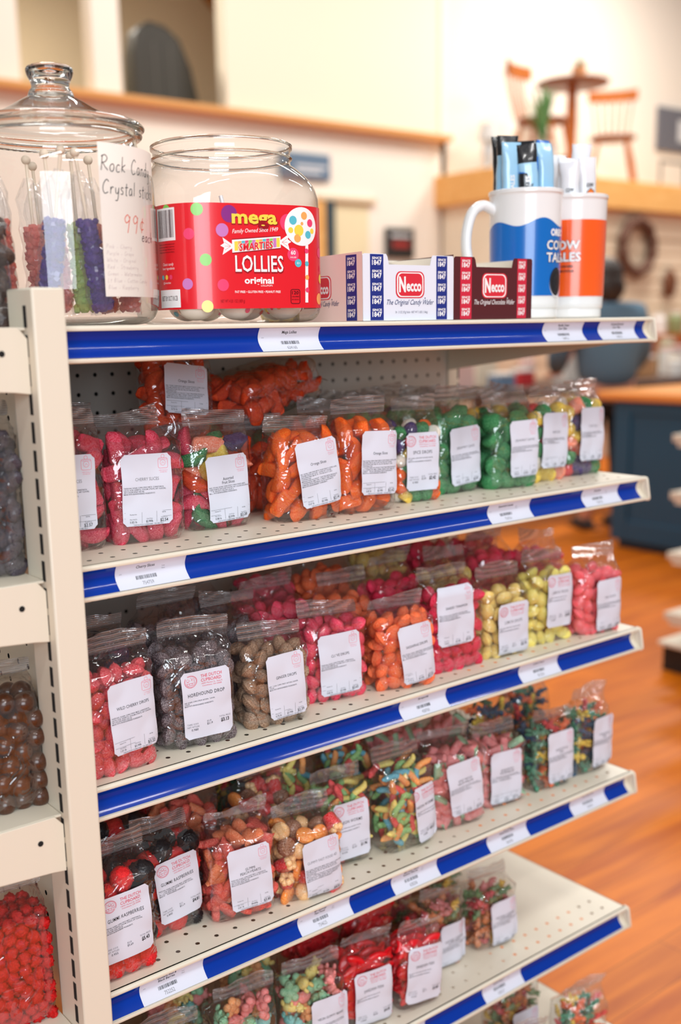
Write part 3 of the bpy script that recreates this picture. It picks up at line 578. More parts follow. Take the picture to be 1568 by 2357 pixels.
def label_mb(w, h, style, title, ing, wt, up, tot, faint=0):
    mb = MB(); mb.grid(14, 18, lambda a, c: ((a-.5)*w, (c-.5)*h, 0), 0)
    for i in (0, 14, 18*15, 18*15+14):
        x, y, z = mb.v[i]; mb.v[i] = (x*(1-.0022/(w/2)), y*(1-.0022/(h/2)), z)
    mt = 2 if faint else 1; k = w/.055; tl = title if isinstance(title, list) else [title]
    if style == 'A':
        jar_logo(mb, w/2-.0092, h/2-.0085, 1.15)
        for i, t in enumerate(tl): text(mb, t, 0, h*.13-i*.0042, .0034, mt, bold=.001 if not faint else 0, sx=.80)
        for i, l in enumerate(ING[ing]): text(mb, l, -w/2+.0015, .0020-i*.0021, .00155, 1, align='L', sx=.80, bold=.003)
        y0 = -h/2+.0145; x0, x1 = -w/2+.0015, w/2-.0015; a, b = x0+(x1-x0)*.36, x0+(x1-x0)*.68
        for p in ([(x0, y0), (x1, y0)], [(x0, y0-.0060), (x1, y0-.0060)], [(a, y0), (a, y0-.0115)], [(b, y0), (b, y0-.0115)]): line2(mb, p, .00022, 1)
        text(mb, 'Packed On', (x0+a)/2, y0-.0026, .0012, 1); text(mb, 'Sell By', (b+x1)/2, y0-.0020, .0012, 1)
        text(mb, 'Net Wt/Ct', (x0+a)/2, y0-.0078, .0012, 1); text(mb, 'Unit Price', (a+b)/2, y0-.0078, .0012, 1); text(mb, 'Total Price', (b+x1)/2, y0-.0076, .0012, 1)
        text(mb, wt+' lb', (x0+a)/2, y0-.0112, .0024, 1, sx=.85); text(mb, '$'+up+'/lb', (a+b)/2, y0-.0112, .0024, 1, sx=.72, bold=.01); text(mb, '$'+tot, (b+x1)/2, y0-.0116, .0034, 1, sx=.85, bold=.01)
        text(mb, 'THE DUTCH CUPBOARD  330-482-9321', 0, -h/2+.0006, .0014, 1)
    else:
        dutch_logo(mb, h/2)
        for i, t in enumerate(tl): text(mb, t, -.001, h*.135-i*.004, .0042, mt, sx=.72, bold=.006, space=1.12)
        for i, l in enumerate(ING[ing][:4]): text(mb, l, -w/2+.002, .0040-i*.0021, .0015, 1, align='L', sx=.80, bold=.006)
        y0 = -h/2+.0165
        text(mb, 'TARE: 0.010', -w/2+.0030, y0, .0020, 2, align='L', sx=.9); text(mb, 'NET WT/LBS', -w/2+.0030, y0-.0032, .0020, 2, align='L', sx=.9); text(mb, wt, -w/2+.0115, y0-.0070, .0026, 1)
        text(mb, '$/LB', .0, y0+.0004, .0020, 2); text(mb, '$'+up, .0008, y0-.0030, .0026, 1, sx=.85); text(mb, 'TOTAL PRICE', w/2-.0095, y0+.0020, .0020, 2, sx=.8); text(mb, '$'+tot, w/2-.0095, y0-.0034, .0042, 1, sx=.75, bold=.03)
    return mb
def put_label(bag, parent, mb, cx, cz, rot, seed, big=0):
    c, s_ = math.cos(rot), math.sin(rot); cx -= 0
    def f(u, v, w):
        x = cx+u*c-v*s_; z = max(.004, cz+u*s_+v*c); e = abs(u)/.0275
        y = bag.front(x, min(z, bag.hf+.030 if bag.hf+.03 < bag.hs else bag.hs)) if z > bag.hf else bag.front(x, z)
        if z > bag.hf: y = min(y, bag.front(x, bag.hf)+(z-bag.hf)*.55)
        lim = bag.hw*.93; 
        if abs(x) > lim: y -= 0; 
        if abs(x) > lim: y = bag.front(math.copysign(lim, x), z if z < bag.hf else bag.hf)
        wav = .0010*math.sin(v*95+seed*2.1)*(.4+e)+.0007*math.sin(u*120+seed)
        return (x, y-.0026-abs(wav)-w, z)
    mb.map(f); return obj('label', mb, [paper, ink, gink, rink if big else pink_ink], parent, ang=70)
def fill(bag, kind, parent, seed, n=None, stuff=False, joined=None):
    nm, r, _ = KIND[kind]; ms = candy_meshes(kind); hw, hd = bag.hw-.0015, bag.hd-.0012
    big = max(Vector(v).length for v in ms[0][1].v); vol = 4*hw*hd*bag.hf; n = n or int(vol*(.70 if big > r*1.3 else .90)/(4.19*r**3)); n = min(n, 330 if not stuff else 110)
    big = max(Vector(v).length for v in ms[0][1].v); flat = kind in ('fish', 'worms', 'peachworm')
    ex = min(hw*.8, big*.60); ey = min(hd*.9, .0080 if flat else big*.78)
    p = pack(hw, hd, bag.hf-r*.4, r, n, seed, ex=ex if not flat else big*.86, ey=ey); rr = random.Random(seed)
    rots = [(rr.uniform(0, 6.28), rr.uniform(0, 6.28), rr.uniform(0, 6.28)) if not flat else (1.57+rr.uniform(-.5, .5), rr.uniform(0, 6.28) if kind != 'fish' else rr.choice((0, 3.14))+rr.uniform(-.9, .9), rr.uniform(-.25, .25)) for _ in p]
    if not stuff and len(p) > 96:                    # the 96 nearest the aisle one by one, the hidden rest as one mass
        od = np.argsort(p[:, 1]*1.0-p[:, 2]*.12); fr_, bk_ = od[:96], od[96:]; rest = (p[bk_], [rots[i] for i in bk_]); p, rots = p[fr_], [rots[i] for i in fr_]
    else: rest = None
    if not stuff:
        for q, e in zip(p, rots):
            o = bpy.data.objects.new(nm, ms[rr.randrange(len(ms))][0]); o.parent = parent; o.location = q; o.rotation_euler = e; COL.objects.link(o)
    if stuff or rest:
        if rest: p, rots = rest
        mb = MB(); mats = []; 
        for m in ms:
            for cn in m[2]:
                if cn not in mats: mats.append(cn)
        for q, e in zip(p, rots):
            m = ms[rr.randrange(len(ms))]; src = m[1]; MM = Matrix.Translation(q) @ (Matrix.Rotation(e[2], 4, 'Z') @ Matrix.Rotation(e[1], 4, 'Y') @ Matrix.Rotation(e[0], 4, 'X'))
            n0 = len(mb.v); mb.v += [tuple(MM @ Vector(v)) for v in src.v]; mb.f += [tuple(i+n0 for i in f) for f in src.f]; mb.m += [mats.index(m[2][k]) if k < len(m[2]) else 0 for k in src.m]
        o = obj('contents', mb, [C_[c] for c in mats], parent, ang=60); o['kind'] = 'stuff'
        return o
bag_n = 0
def bag(kind, M, w, th, H, off, lab, group, z, lbl=None, d=.052, hf=None, lean=None, front=True, tilt=0, cat='candy bag', name='candy_bag', n=None, back=True, stuff=False):
    """M is the middle of the front edge on the shelf; th turns the bag; lbl = (cx, cz, w, h, rot, style, title, ingredients, weight, unit price, total)"""
    global bag_n; bag_n += 1; th = math.radians(th); w = max(.066, min(.095, w)); H = max(.112, H)
    x = M[0]-math.sin(th)*d/2; y = M[1]+math.cos(th)*d/2
    t = thing(name, lab, cat, (x, y, z+.0006), th, group); hf = hf or (H-.038 if H > .125 else H-.030)
    b = Bag(w, H, d, hf, max(-.02, min(.02, off)), lean if lean is not None else random.Random(bag_n).uniform(-.008, .010), bag_n)
    wrapper(b, t); fill(b, kind, t, bag_n, n, stuff=not front or stuff)
    if lbl:
        cx, cz, lw, lh, rt, st, ti, ing, wt, up, tot = lbl[:11]
        put_label(b, t, label_mb(lw, lh, st, ti, ing, wt, up, tot, faint=len(lbl) > 11), cx, cz, math.radians(rt), bag_n, st == 'B')
    if tilt: t.rotation_euler = tilt
    return t
# ------------------------------------------------------------------ bags standing along the shelf fronts
ZS = [z+.005 for z in ZT]
G2, G3, G4, G5 = 'candy bags on the second shelf', 'candy bags on the third shelf', 'candy bags on the fourth shelf', 'candy bags on the fifth shelf'
FR = [
 (1, 'cherry', (-.694, -.334), .084, -2, .148, 0, 'bag of dark pink sugared slices priced $2.57, half hidden behind the cream upright', (-.002, .062, .055, .076, -1, 'A', 'CHERRY SLICES', 'c', '0.86', '2.99', '2.57', 1)),
 (1, 'cherry', (-.606, -.337), .085, -8, .141, -.012, 'bag of dark pink sugared slices priced $2.54, square label facing out', (-.004, .057, .055, .075, -1, 'A', 'CHERRY SLICES', 'c', '0.85', '2.99', '2.54', 1)),
 (1, 'assorted', (-.506, -.322), .083, -5, .135, .004, 'bag of mixed purple, yellow and pink fruit slices priced $2.28', (.006, .046, .052, .074, 3, 'A', ['Assorted', 'Fruit Slices'], 'a', '0.88', '2.59', '2.28')),
 (1, 'orange', (-.403, -.352), .087, -8, .124, -.010, 'bag of orange slices priced $2.14, leaning with a tilted label', (.009, .056, .055, .076, 8, 'A', 'Orange Slices', 'o', '0.67', '3.19', '2.14')),
 (1, 'orange', (-.317, -.358), .081, -8, .138, 0, 'bag of orange slices priced $2.62, upright beside the spice drops', (.010, .060, .052, .076, -2, 'A', 'Orange Slices', 'o', '0.82', '3.19', '2.62')),
 (1, 'spice', (-.219, -.340), .068, -12, .134, .008, 'bag of small multicoloured spice drops between orange slices and green drops', (.001, .052, .047, .073, 0, 'B', 'SPICE DROPS', 'd', '0.900', '2.69', '2.42')),
 (1, 'green', (-.128, -.322), .080, -2, .142, .010, 'bag of green sugared drops right of the spice drops', (.004, .050, .054, .076, 4, 'A', 'SPEARMINT LEAVES', 'a', '0.96', '2.99', '2.87', 1)),
 (1, 'green', (-.045, -.345), .080, -12, .134, -.004, 'bag of green sugared drops, wavy label, left of both gumdrop bags', (.010, .054, .047, .076, 2, 'A', 'SPEARMINT LEAVES', 'c', '0.84', '2.99', '2.51', 1)),
 (1, 'gum', (.044, -.334), .076, 2, .137, .010, 'bag of mixed gumdrops, second from the right end of the second shelf', (-.001, .058, .055, .077, -2, 'A', 'GIANT JELS', 'c', '0.84', '2.49', '2.09', 1)),
 (1, 'gum', (.127, -.328), .080, 0, .140, .010, 'bag of mixed gumdrops at the right end of the second shelf', (.006, .060, .055, .077, -1, 'A', 'GIANT JELS', 'c', '0.87', '2.49', '2.17', 1)),
 (2, 'wildcherry', (-.674, -.384), .079, 1, .145, .006, 'bag of pale red oval drops beside the cream upright, priced $3.22', (.008, .062, .054, .076, 3, 'A', 'WILD CHERRY DROPS', 'c', '1.01', '3.19', '3.22')),
 (2, 'horehound', (-.576, -.372), .087, -10, .141, .004, 'tall bag of dark grey brown sugared drops priced $3.13', (.006, .050, .057, .076, 2, 'B', 'HOREHOUND DROP', 'd', '0.980', '3.19', '3.13')),
 (2, 'ginger', (-.474, -.376), .083, -9, .120, 0, 'short bag of tan brown ginger drops priced $2.39', (.008, .048, .048, .076, 4, 'A', 'GINGER DROPS', 'd', '0.75', '3.19', '2.39')),
 (2, 'clove', (-.370, -.355), .084, -12, .124, -.004, 'bag of bright pink clove drops priced $2.65', (.001, .048, .056, .077, 3, 'A', 'CLOVE DROPS', 'c', '0.83', '3.19', '2.65')),
 (2, 'sassafras', (-.277, -.378), .080, -15, .118, -.002, 'bag of orange coral oval drops priced $2.23', (.012, .046, .047, .076, 8, 'A', 'SASSAFRAS DROPS', 'a', '0.70', '3.19', '2.23')),
 (2, 'cinnamon', (-.172, -.368), .089, -3, .143, -.016, 'bag of crimson cinnamon drops with a high label priced $3.32', (-.012, .077, .058, .078, 1, 'A', 'SANDED CINNAMON', 'a', '1.04', '3.19', '3.32')),
 (2, 'lemon', (-.080, -.368), .080, -7, .126, 0, 'bag of amber lemon drops with a red headed label', (.005, .038, .054, .076, 2, 'B', 'LEMON DROPS', 'd', '0.860', '3.19', '2.74', 1)),
 (2, 'lemon2', (.013, -.366), .082, -5, .137, -.005, 'bag of bright yellow lemon drops next to the amber ones', (.010, .062, .050, .076, -1, 'B', 'LEMON DROPS', 'd', '0.940', '3.19', '3.00', 1)),
 (2, 'pink', (.103, -.380), .084, -9, .130, .010, 'bag of salmon pink oval drops at the right end of the third shelf', (.014, .043, .051, .076, 2, 'A', 'PINK DROPS', 'c', '0.91', '2.79', '2.54', 1)),
 (3, 'rasp', (-.688, -.384), .080, 0, .149, .006, 'bag of red and black gummy berries priced $5.43, cut by the cream upright', (.000, .064, .058, .076, 2, 'B', 'GUMMI RASPBERRIES', 'c', '0.955', '5.69', '5.43')),
 (3, 'rasp', (-.602, -.342), .076, 0, .142, -.006, 'bag of red and black gummy berries priced $4.81, set back from the edge', (.002, .058, .056, .076, 5, 'B', 'GUMMI RASPBERRIES', 'c', '0.845', '5.69', '4.81')),
 (3, 'peach', (-.525, -.368), .083, -12, .136, .003, 'bag of peach and red gummy hearts priced $3.80', (.006, .054, .053, .077, 4, 'A', ['GUMMI', 'PEACH HEARTS'], 'c', '0.81', '4.69', '3.80')),
 (3, 'fastfood', (-.434, -.382), .082, -10, .118, 0, 'bag of gummy fast food with orange discs and red cups, label creased', (.010, .040, .050, .076, 6, 'A', 'GUMMY FAST FOOD 4D', 'o', '0.77', '5.19', '4.01', 1)),
 (3, 'worms', (-.348, -.345), .076, -10, .126, -.004, 'bag of neon worms with a red headed label, tucked behind the gummy fast food', (.002, .050, .050, .078, 3, 'B', 'NEON WORMS', 'd', '0.530', '3.69', '1.96')),
 (3, 'worms', (-.257, -.366), .081, -3, .143, -.010, 'tall bag of neon worms with its narrow label at the right edge', (.020, .048, .036, .080, 8, 'B', 'NEON WORMS', 'd', '0.880', '3.69', '3.25')),
 (3, 'melon', (-.163, -.362), .088, -11, .144, -.012, 'tall bag of pink and green sugared watermelon wedges, left of the pair', (.004, .060, .054, .077, 8, 'A', ['SOUR PATCH', 'WATERMELON'], 'a', '0.98', '3.69', '3.62')),
 (3, 'melon', (-.066, -.354), .080, -9, .120, 0, 'short bag of sugared watermelon wedges with a broad label, right of the pair', (-.002, .046, .054, .078, 0, 'A', ['SOUR PATCH', 'WATERMELON'], 'a', '0.85', '3.69', '3.14')),
 (3, 'kids', (.034, -.360), .080, -8, .122, .008, 'bag of multicoloured gummy figures, left of the pair at the shelf end', (.009, .050, .051, .078, 3, 'A', ['SOUR PATCH', 'KIDS'], 'a', '0.90', '3.69', '3.32')),
 (3, 'kids', (.127, -.360), .080, -2, .134, .012, 'bag of multicoloured gummy figures at the right end of the fourth shelf', (.016, .048, .050, .078, -1, 'A', ['SOUR PATCH', 'KIDS'], 'a', '0.88', '3.69', '3.25')),
 (4, 'fish', (-.336, -.365), .080, -11, .128, .010, 'bag packed with red gummy fish priced $4.05, left of the pair', (.006, .043, .057, .080, 1, 'B', 'SWEDISH FISH', 'd', '0.840', '4.89', '4.05')),
 (4, 'fish', (-.253, -.380), .072, -9, .127, .004, 'bag packed with red gummy fish priced $2.88, right of the pair', (.001, .052, .056, .080, -4, 'B', 'SWEDISH FISH', 'd', '0.555', '5.19', '2.88')),
 (4, 'bears', (-.168, -.335), .074, -6, .124, .004, 'bag of amber and red gummy bears with a low label, behind the red fish', (.015, .034, .048, .072, 2, 'A', ['NATURAL LICENSED', 'GUMMI BEARS'], 'a', '0.80', '4.29', '3.43')),
 (4, 'bears', (-.069, -.345), .074, -9, .120, .002, 'bag of dark gummy bears standing alone at the right end of the fifth shelf', (.012, .041, .050, .070, 4, 'A', ['NATURAL LICENSED', 'GUMMI BEARS'], 'a', '0.78', '4.29', '3.34')),
 (4, 'neon', (-.420, -.362), .086, -11, .122, .006, 'bag of pastel neon gummies with a label, left of the red fish', (.018, .036, .054, .077, 2, 'A', 'NEON GUMMY BEARS', 'c', '0.80', '3.99', '3.19')),
 (4, 'neon', (-.520, -.356), .086, -9, .124, .008, 'bag of pastel neon gummies without a visible label, at the bottom edge', None),
 (4, 'peachworm', (-.628, -.350), .086, -6, .120, .010, 'bag of amber and red gummy worms at the bottom left corner of the shelf', None),
]
for (s_i, kind, M, w, th, H, off, lab, lb) in FR:
    bag(kind, M, w, th, H, off, 'clear '+lab, [0, G2, G3, G4, G5][s_i], ZS[s_i], lb)
# second and third rows
BK = [
 # shelf, kind, x, y(front), w, H, words
 (1, 'deeporange', -.505, -.245, .086, .114, 'behind the assorted slices', 0), (1, 'deeporange', -.408, -.262, .086, .118, 'behind the leaning orange slices', 0), (1, 'deeporange', -.315, -.272, .082, .136, 'behind the upright orange slices', 0),
 (1, 'green', -.218, -.262, .080, .140, 'behind the spice drops', 0), (1, 'green', -.118, -.245, .080, .142, 'behind the left green drops', 0), (1, 'gum', -.030, -.262, .080, .136, 'behind the wavy labelled green drops', 0), (1, 'gum', .060, -.252, .080, .138, 'behind the two end gumdrop bags', 0),
 (1, 'green', -.30, -.185, .082, .136, 'in the third row between orange and green', 0), (1, 'green', -.205, -.180, .082, .138, 'in the third row behind the spice drops', 0), (1, 'gum', -.110, -.165, .082, .138, 'in the third row near the right upright', 0), (1, 'gum', -.01, -.175, .082, .132, 'in the third row at the open end', 0),
 (1, 'cherry', -.660, -.250, .084, .145, 'behind the cherry slices by the upright', 0),
 (2, 'purple', -.660, -.300, .082, .150, 'behind the pale red drops', 0), (2, 'horehound', -.560, -.290, .082, .156, 'behind the horehound drops', 0), (2, 'horehound', -.478, -.298, .080, .146, 'between the horehound and ginger bags in the second row', 0),
 (2, 'clove', -.392, -.278, .082, .146, 'behind the clove drops', 0), (2, 'sassafras', -.300, -.295, .082, .140, 'behind the coral drops', 0), (2, 'cinnamon', -.205, -.287, .082, .150, 'behind the cinnamon drops', 0),
 (2, 'lemon', -.105, -.285, .082, .146, 'behind the amber lemon drops', 0), (2, 'cinnamon', -.010, -.285, .082, .158, 'behind the yellow lemon drops', 0), (2, 'pink', .085, -.295, .082, .150, 'behind the salmon pink drops', 0),
 (2, 'horehound', -.470, -.210, .082, .150, 'in the third row behind the ginger drops', 0), (2, 'clove', -.350, -.195, .082, .160, 'in the third row behind the clove drops', 0), (2, 'sassafras', -.260, -.205, .082, .160, 'in the third row behind the coral drops', 0),
 (2, 'lemon', -.150, -.200, .082, .165, 'in the third row behind the cinnamon drops', 0), (2, 'cinnamon', -.060, -.205, .082, .170, 'in the third row under the second shelf edge', 0), (2, 'cinnamon', .035, -.205, .082, .165, 'in the third row near the open end', 0),
 (3, 'rasp', -.640, -.270, .082, .155, 'behind the two berry bags', 0), (3, 'peach', -.540, -.285, .082, .150, 'behind the peach hearts', 0), (3, 'fastfood', -.445, -.300, .080, .150, 'behind the gummy fast food', 0),
 (3, 'worms', -.370, -.262, .080, .150, 'behind the red headed worm bag', 0), (3, 'worms', -.285, -.285, .080, .150, 'behind the tall worm bag', 0), (3, 'melon', -.190, -.280, .082, .155, 'behind the tall watermelon wedges', 0),
 (3, 'melon', -.095, -.270, .082, .145, 'behind the short watermelon wedges', 0), (3, 'kids', -.003, -.280, .080, .152, 'behind the left gummy figures', 0), (3, 'kids', .085, -.278, .080, .155, 'behind the end gummy figures', 0),
 (3, 'fastfood', -.530, -.200, .082, .160, 'in the third row behind the peach hearts', 0), (3, 'kids', -.390, -.180, .082, .165, 'in the third row behind the worms', 0), (3, 'kids', -.220, -.195, .082, .165, 'in the third row behind the watermelon wedges', 0),
 (4, 'neon', -.560, -.270, .082, .150, 'behind the unlabelled pastel gummies', 0), (4, 'fish', -.350, -.280, .082, .150, 'behind the left red fish', 0), (4, 'neon', -.450, -.275, .082, .156, 'behind the labelled pastel gummies', 0),
 (4, 'fish', -.262, -.292, .078, .146, 'behind the right red fish', 0), (4, 'bears', -.185, -.250, .080, .150, 'behind the amber gummy bears', 0), (4, 'bears', -.095, -.262, .076, .140, 'behind the lone dark gummy bears', 0),
]
KN = {'deeporange': 'deep orange slices', 'green': 'green sugared drops', 'gum': 'mixed gumdrops', 'cherry': 'dark pink slices', 'purple': 'dark purple drops', 'horehound': 'grey brown drops', 'clove': 'pink drops', 'sassafras': 'coral drops', 'cinnamon': 'crimson drops', 'lemon': 'amber drops', 'pink': 'salmon drops', 'rasp': 'gummy berries', 'peach': 'gummy hearts', 'fastfood': 'gummy fast food', 'worms': 'neon worms', 'melon': 'watermelon wedges', 'kids': 'gummy figures', 'neon': 'pastel gummies', 'fish': 'red gummy fish', 'bears': 'gummy bears'}
for (si, kind, x, y, w, H, words, _) in BK:
    rr = random.Random(x*99+y)
    bag(kind, (x, y), w-.002, rr.uniform(-6, 2), H, rr.uniform(-.008, .008), 'clear bag of %s %s' % (KN[kind], words), [0, G2, G3, G4, G5][si]+', rear rows', ZS[si], None, front=False, hf=H-.042)
# bags lying on top of the second shelf stock, and the few on the bottom deck
def loose(kind, loc, rot, w, H, d, lab, grp, lbl=None, hf=None):
    t = bag(kind, (0, 0), w, 0, H, 0, lab, grp, 0, lbl, d=d, hf=hf, stuff=lbl is None)
    t.location = loc; t.rotation_euler = [math.radians(a) for a in rot]; return t
loose('deeporange', (-.488, -.205, ZS[1]+.087), (-16, 3, -8), .086, .118, .045, 'clear bag of deep orange slices with a label, perched high against the pegboard', G2+', lying on top', (.004, .060, .055, .060, -4, 'A', 'Orange Slices', 'o', '0.76', '3.19', '2.42'), hf=.098)
loose('deeporange', (-.425, -.205, ZS[1]+.130), (-80, 0, -72), .094, .172, .058, 'clear bag of deep orange slices lying flat on the orange stack', G2+', lying on top', hf=.145)
loose('deeporange', (-.405, -.110, ZS[1]+.001), (-4, 0, -2), .09, .165, .050, 'dark clear bag of orange slices in the gap by the pegboard', G2+', lying on top')
for i, (x, y, k, r, lb) in enumerate([(-.02, -.35, 'bears', -10, 'clear bag of mixed gummy bears on the bottom deck, rear label showing'), (.05, -.425, 'kids', -14, 'clear bag of multicoloured gummies on the bottom deck near its corner'), (-.09, -.43, 'bears', -8, 'clear bag of gummy bears at the bottom frame edge')]):
    bag(k, (x, y), .082, r, .165 if i == 0 else .140, .01, lb, 'candy bags on the bottom deck', ZS[5], (.01, .06, .05, .07, 4, 'A', 'GUMMY MIX', 'a', '0.80', '4.29', '3.43', 1) if i == 0 else None, front=(i != 2), stuff=True)
# left neighbouring unit
GL = 'candy bags on the left unit'
def lbag(kind, x, y, z, w, H, lab, d=.07, n=None, rz=-90, stuff=False, hf=None):
    t = bag(kind, (0, 0), w, 0, H, 0, lab, GL, z, None, d=d, n=n, hf=hf, stuff=stuff); t.location = (x, y, z+.0008); t.rotation_euler = (0, 0, math.radians(rz)); return t
lbag('cluster', -.787, -.334, LZ[0], .078, .128, 'clear bag of dark chocolate clusters at the left frame edge', rz=-4)
lbag('plum', -.803, -.345, LZ[1], .09, .168, 'clear bag of dark purple chunks on the left unit, half out of frame', rz=-6)
lbag('choc', -.804, -.348, LZ[2], .092, .150, 'clear bag of glossy milk chocolate balls on the left unit', rz=-4)
lbag('hotred', -.806, -.344, LZ[3], .085, .160, 'clear bag of small bright red candies on the left unit', rz=-5, stuff=False)
# ------------------------------------------------------------------ things standing on the top shelf
ZTOP = ZS[0]+.0006
GL = film('clear_jar_glass', fac=.8, base=.06, rough=.03, milk=.012, bump=0, edge=(.42, .43, .40))
PL = film('clear_plastic_tub', fac=.75, base=.06, rough=.05, milk=.02, bump=.12, bscale=18, edge=(.45, .42, .38))
glass = bpy.data.materials.new('solid_glass'); glass.use_nodes = True
_b = glass.node_tree.nodes['Principled BSDF']; _b.inputs['Base Color'].default_value = (.96, .98, .96, 1); _b.inputs['Transmission Weight'].default_value = 1; _b.inputs['Roughness'].default_value = .02; _b.inputs['IOR'].default_value = 1.48
white_p = mat('white_plastic', (236, 236, 236), .25, coat=.4)
# tall glass jar of rock candy
JX, JY = -.668, -.295
jar = thing('glass_jar', 'large round clear glass jar with knobbed lid holding wrapped crystal candy sticks', 'jar', (JX, JY, ZTOP))
def curve_prof(pts, n=6):
    out = []
    for i in range(len(pts)-1):
        p0 = pts[max(i-1, 0)]; p1 = pts[i]; p2 = pts[i+1]; p3 = pts[min(i+2, len(pts)-1)]
        for k in range(n):
            t = k/n; out.append(tuple(.5*((2*p1[q])+(-p0[q]+p2[q])*t+(2*p0[q]-5*p1[q]+4*p2[q]-p3[q])*t*t+(-p0[q]+3*p1[q]-3*p2[q]+p3[q])*t**3) for q in (0, 1)))
    return out+[pts[-1]]
b = MB(); b.lathe(curve_prof([(.070, 0), (.082, .002), (.091, .010), (.0948, .028), (.0952, .075), (.0950, .125), (.0925, .146), (.0865, .161), (.0810, .170), (.0800, .177), (.0825, .1815)]), 72, cap=False)
obj('body', b, GL, jar, ang=80)
b = MB(); b.lathe([(.001, .0012), (.055, .0012), (.070, .0030), (.082, .0075), (.082, .0045), (.070, .0003), (.001, .0003)], 64, cap=False); obj('base', b, GL, jar, ang=80)
b = MB(); b.lathe(curve_prof([(.0795, .1775), (.0840, .1785), (.0860, .1815), (.0835, .1845), (.0790, .1845), (.0780, .181), (.0795, .1775)], 4), 72, cap=False); obj('rim', b, glass, jar, ang=80)
lid = obj('lid', MB().lathe(curve_prof([(.0800, .1853), (.0868, .1860), (.0880, .1885), (.0855, .1915), (.078, .1935), (.060, .1975), (.044, .2050), (.0300, .2130), (.0185, .2190)]), 72, cap=False), GL, jar, ang=80)
b = MB(); b.lathe(curve_prof([(.0800, .1855), (.0870, .1860), (.0884, .1885), (.0858, .1910), (.0800, .1900), (.0790, .1875), (.0800, .1855)], 4), 72, cap=False); obj('lid_rim', b, glass, lid, ang=80)
b = MB(); b.lathe(curve_prof([(.001, .2155), (.0200, .2165), (.0215, .2200), (.0200, .2230), (.0182, .2260), (.0190, .2310), (.0215, .2360), (.0228, .2405), (.0215, .2440), (.0150, .2455), (.001, .2445)]), 48, cap=False)
obj('knob', b, glass, lid, ang=80)
# handwriting: short strokes per letter (width, strokes)
HW = {'R': (.75, [[(.1, 0), (.12, 1)], [(.0, .9), (.35, 1.02), (.6, .82), (.45, .58), (.12, .5)], [(.2, .5), (.45, .25), (.75, .02)]]),
 'o': (.5, [[(.25, .5), (.05, .35), (.08, .08), (.3, 0), (.45, .2), (.4, .45), (.2, .5)]]), 'c': (.45, [[(.42, .42), (.25, .5), (.06, .32), (.1, .06), (.3, .0), (.42, .08)]]),
 'k': (.5, [[(.08, 1), (.08, 0)], [(.45, .5), (.1, .25), (.45, 0)]]), 'C': (.7, [[(.65, .85), (.4, 1), (.12, .7), (.08, .3), (.3, 0), (.65, .12)]]),
 'a': (.5, [[(.42, .45), (.2, .5), (.05, .25), (.15, 0), (.38, .15), (.42, .45), (.44, .05), (.5, 0)]]), 'n': (.5, [[(.06, .5), (.08, 0)], [(.08, .35), (.25, .5), (.4, .4), (.44, 0)]]),
 'd': (.55, [[(.42, .4), (.2, .5), (.05, .25), (.15, 0), (.38, .12), (.44, 1)], [(.44, 1), (.44, 0)]]), 'y': (.5, [[(.05, .5), (.12, .12), (.35, .12), (.44, .5)], [(.44, .5), (.38, -.35), (.1, -.42)]]),
 'r': (.4, [[(.06, .5), (.08, 0)], [(.08, .3), (.22, .5), (.38, .45)]]), 's': (.4, [[(.36, .45), (.15, .5), (.08, .35), (.32, .2), (.28, .02), (.05, .02)]]), 't': (.4, [[(.2, .85), (.18, .05), (.32, 0)], [(.0, .55), (.4, .58)]]),
 'l': (.25, [[(.12, 1), (.12, 0)]]), 'i': (.22, [[(.1, .5), (.1, 0)], [(.1, .68), (.12, .72)]]), '9': (.55, [[(.45, .8), (.25, 1), (.06, .78), (.2, .55), (.42, .7), (.46, .9), (.38, 0)]]), 'e': (.45, [[(.06, .25), (.4, .32), (.3, .5), (.08, .4), (.08, .1), (.3, 0), (.42, .1)]]),
 'h': (.5, [[(.08, 1), (.08, 0)], [(.08, .3), (.25, .48), (.4, .38), (.42, 0)]]), '-': (.4, [[(.05, .25), (.35, .27)]]), '\u00a2': (.5, [[(.42, .65), (.2, .72), (.06, .48), (.2, .25), (.42, .32)], [(.26, .92), (.22, .08)]]),
 'P': (.6, [[(.1, 0), (.12, 1), (.5, .9), (.45, .55), (.12, .5)]]), 'u': (.5, [[(.06, .5), (.1, .05), (.35, .1), (.42, .5), (.46, 0)]]), 'p': (.5, [[(.08, .5), (.06, -.4)], [(.08, .4), (.35, .5), (.4, .15), (.1, .05)]]),
 'G': (.7, [[(.6, .85), (.3, 1), (.08, .5), (.25, 0), (.6, .1), (.6, .4), (.38, .42)]]), 'W': (.85, [[(.02, 1), (.2, 0), (.42, .7), (.62, 0), (.82, 1)]]), 'O': (.75, [[(.35, 1), (.06, .6), (.15, .08), (.45, 0), (.68, .4), (.55, .9), (.35, 1)]]), 'g': (.5, [[(.42, .45), (.2, .5), (.06, .25), (.2, .02), (.42, .2), (.42, .45), (.38, -.35), (.12, -.4)]]),
 'S': (.6, [[(.52, .88), (.28, 1), (.1, .78), (.48, .4), (.4, .05), (.06, .08)]]), 'w': (.6, [[(.04, .5), (.15, 0), (.3, .4), (.42, 0), (.56, .5)]]), 'b': (.5, [[(.08, 1), (.08, 0), (.35, .02), (.42, .3), (.1, .42)]]), 'L': (.5, [[(.1, 1), (.08, 0), (.48, .02)]]), 'B': (.6, [[(.1, 0), (.1, 1), (.45, .85), (.12, .52), (.5, .3), (.1, 0)]]), 'm': (.75, [[(.06, .5), (.08, 0)], [(.08, .35), (.22, .5), (.34, .35), (.34, 0)], [(.34, .35), (.52, .5), (.64, .35), (.66, 0)]])}
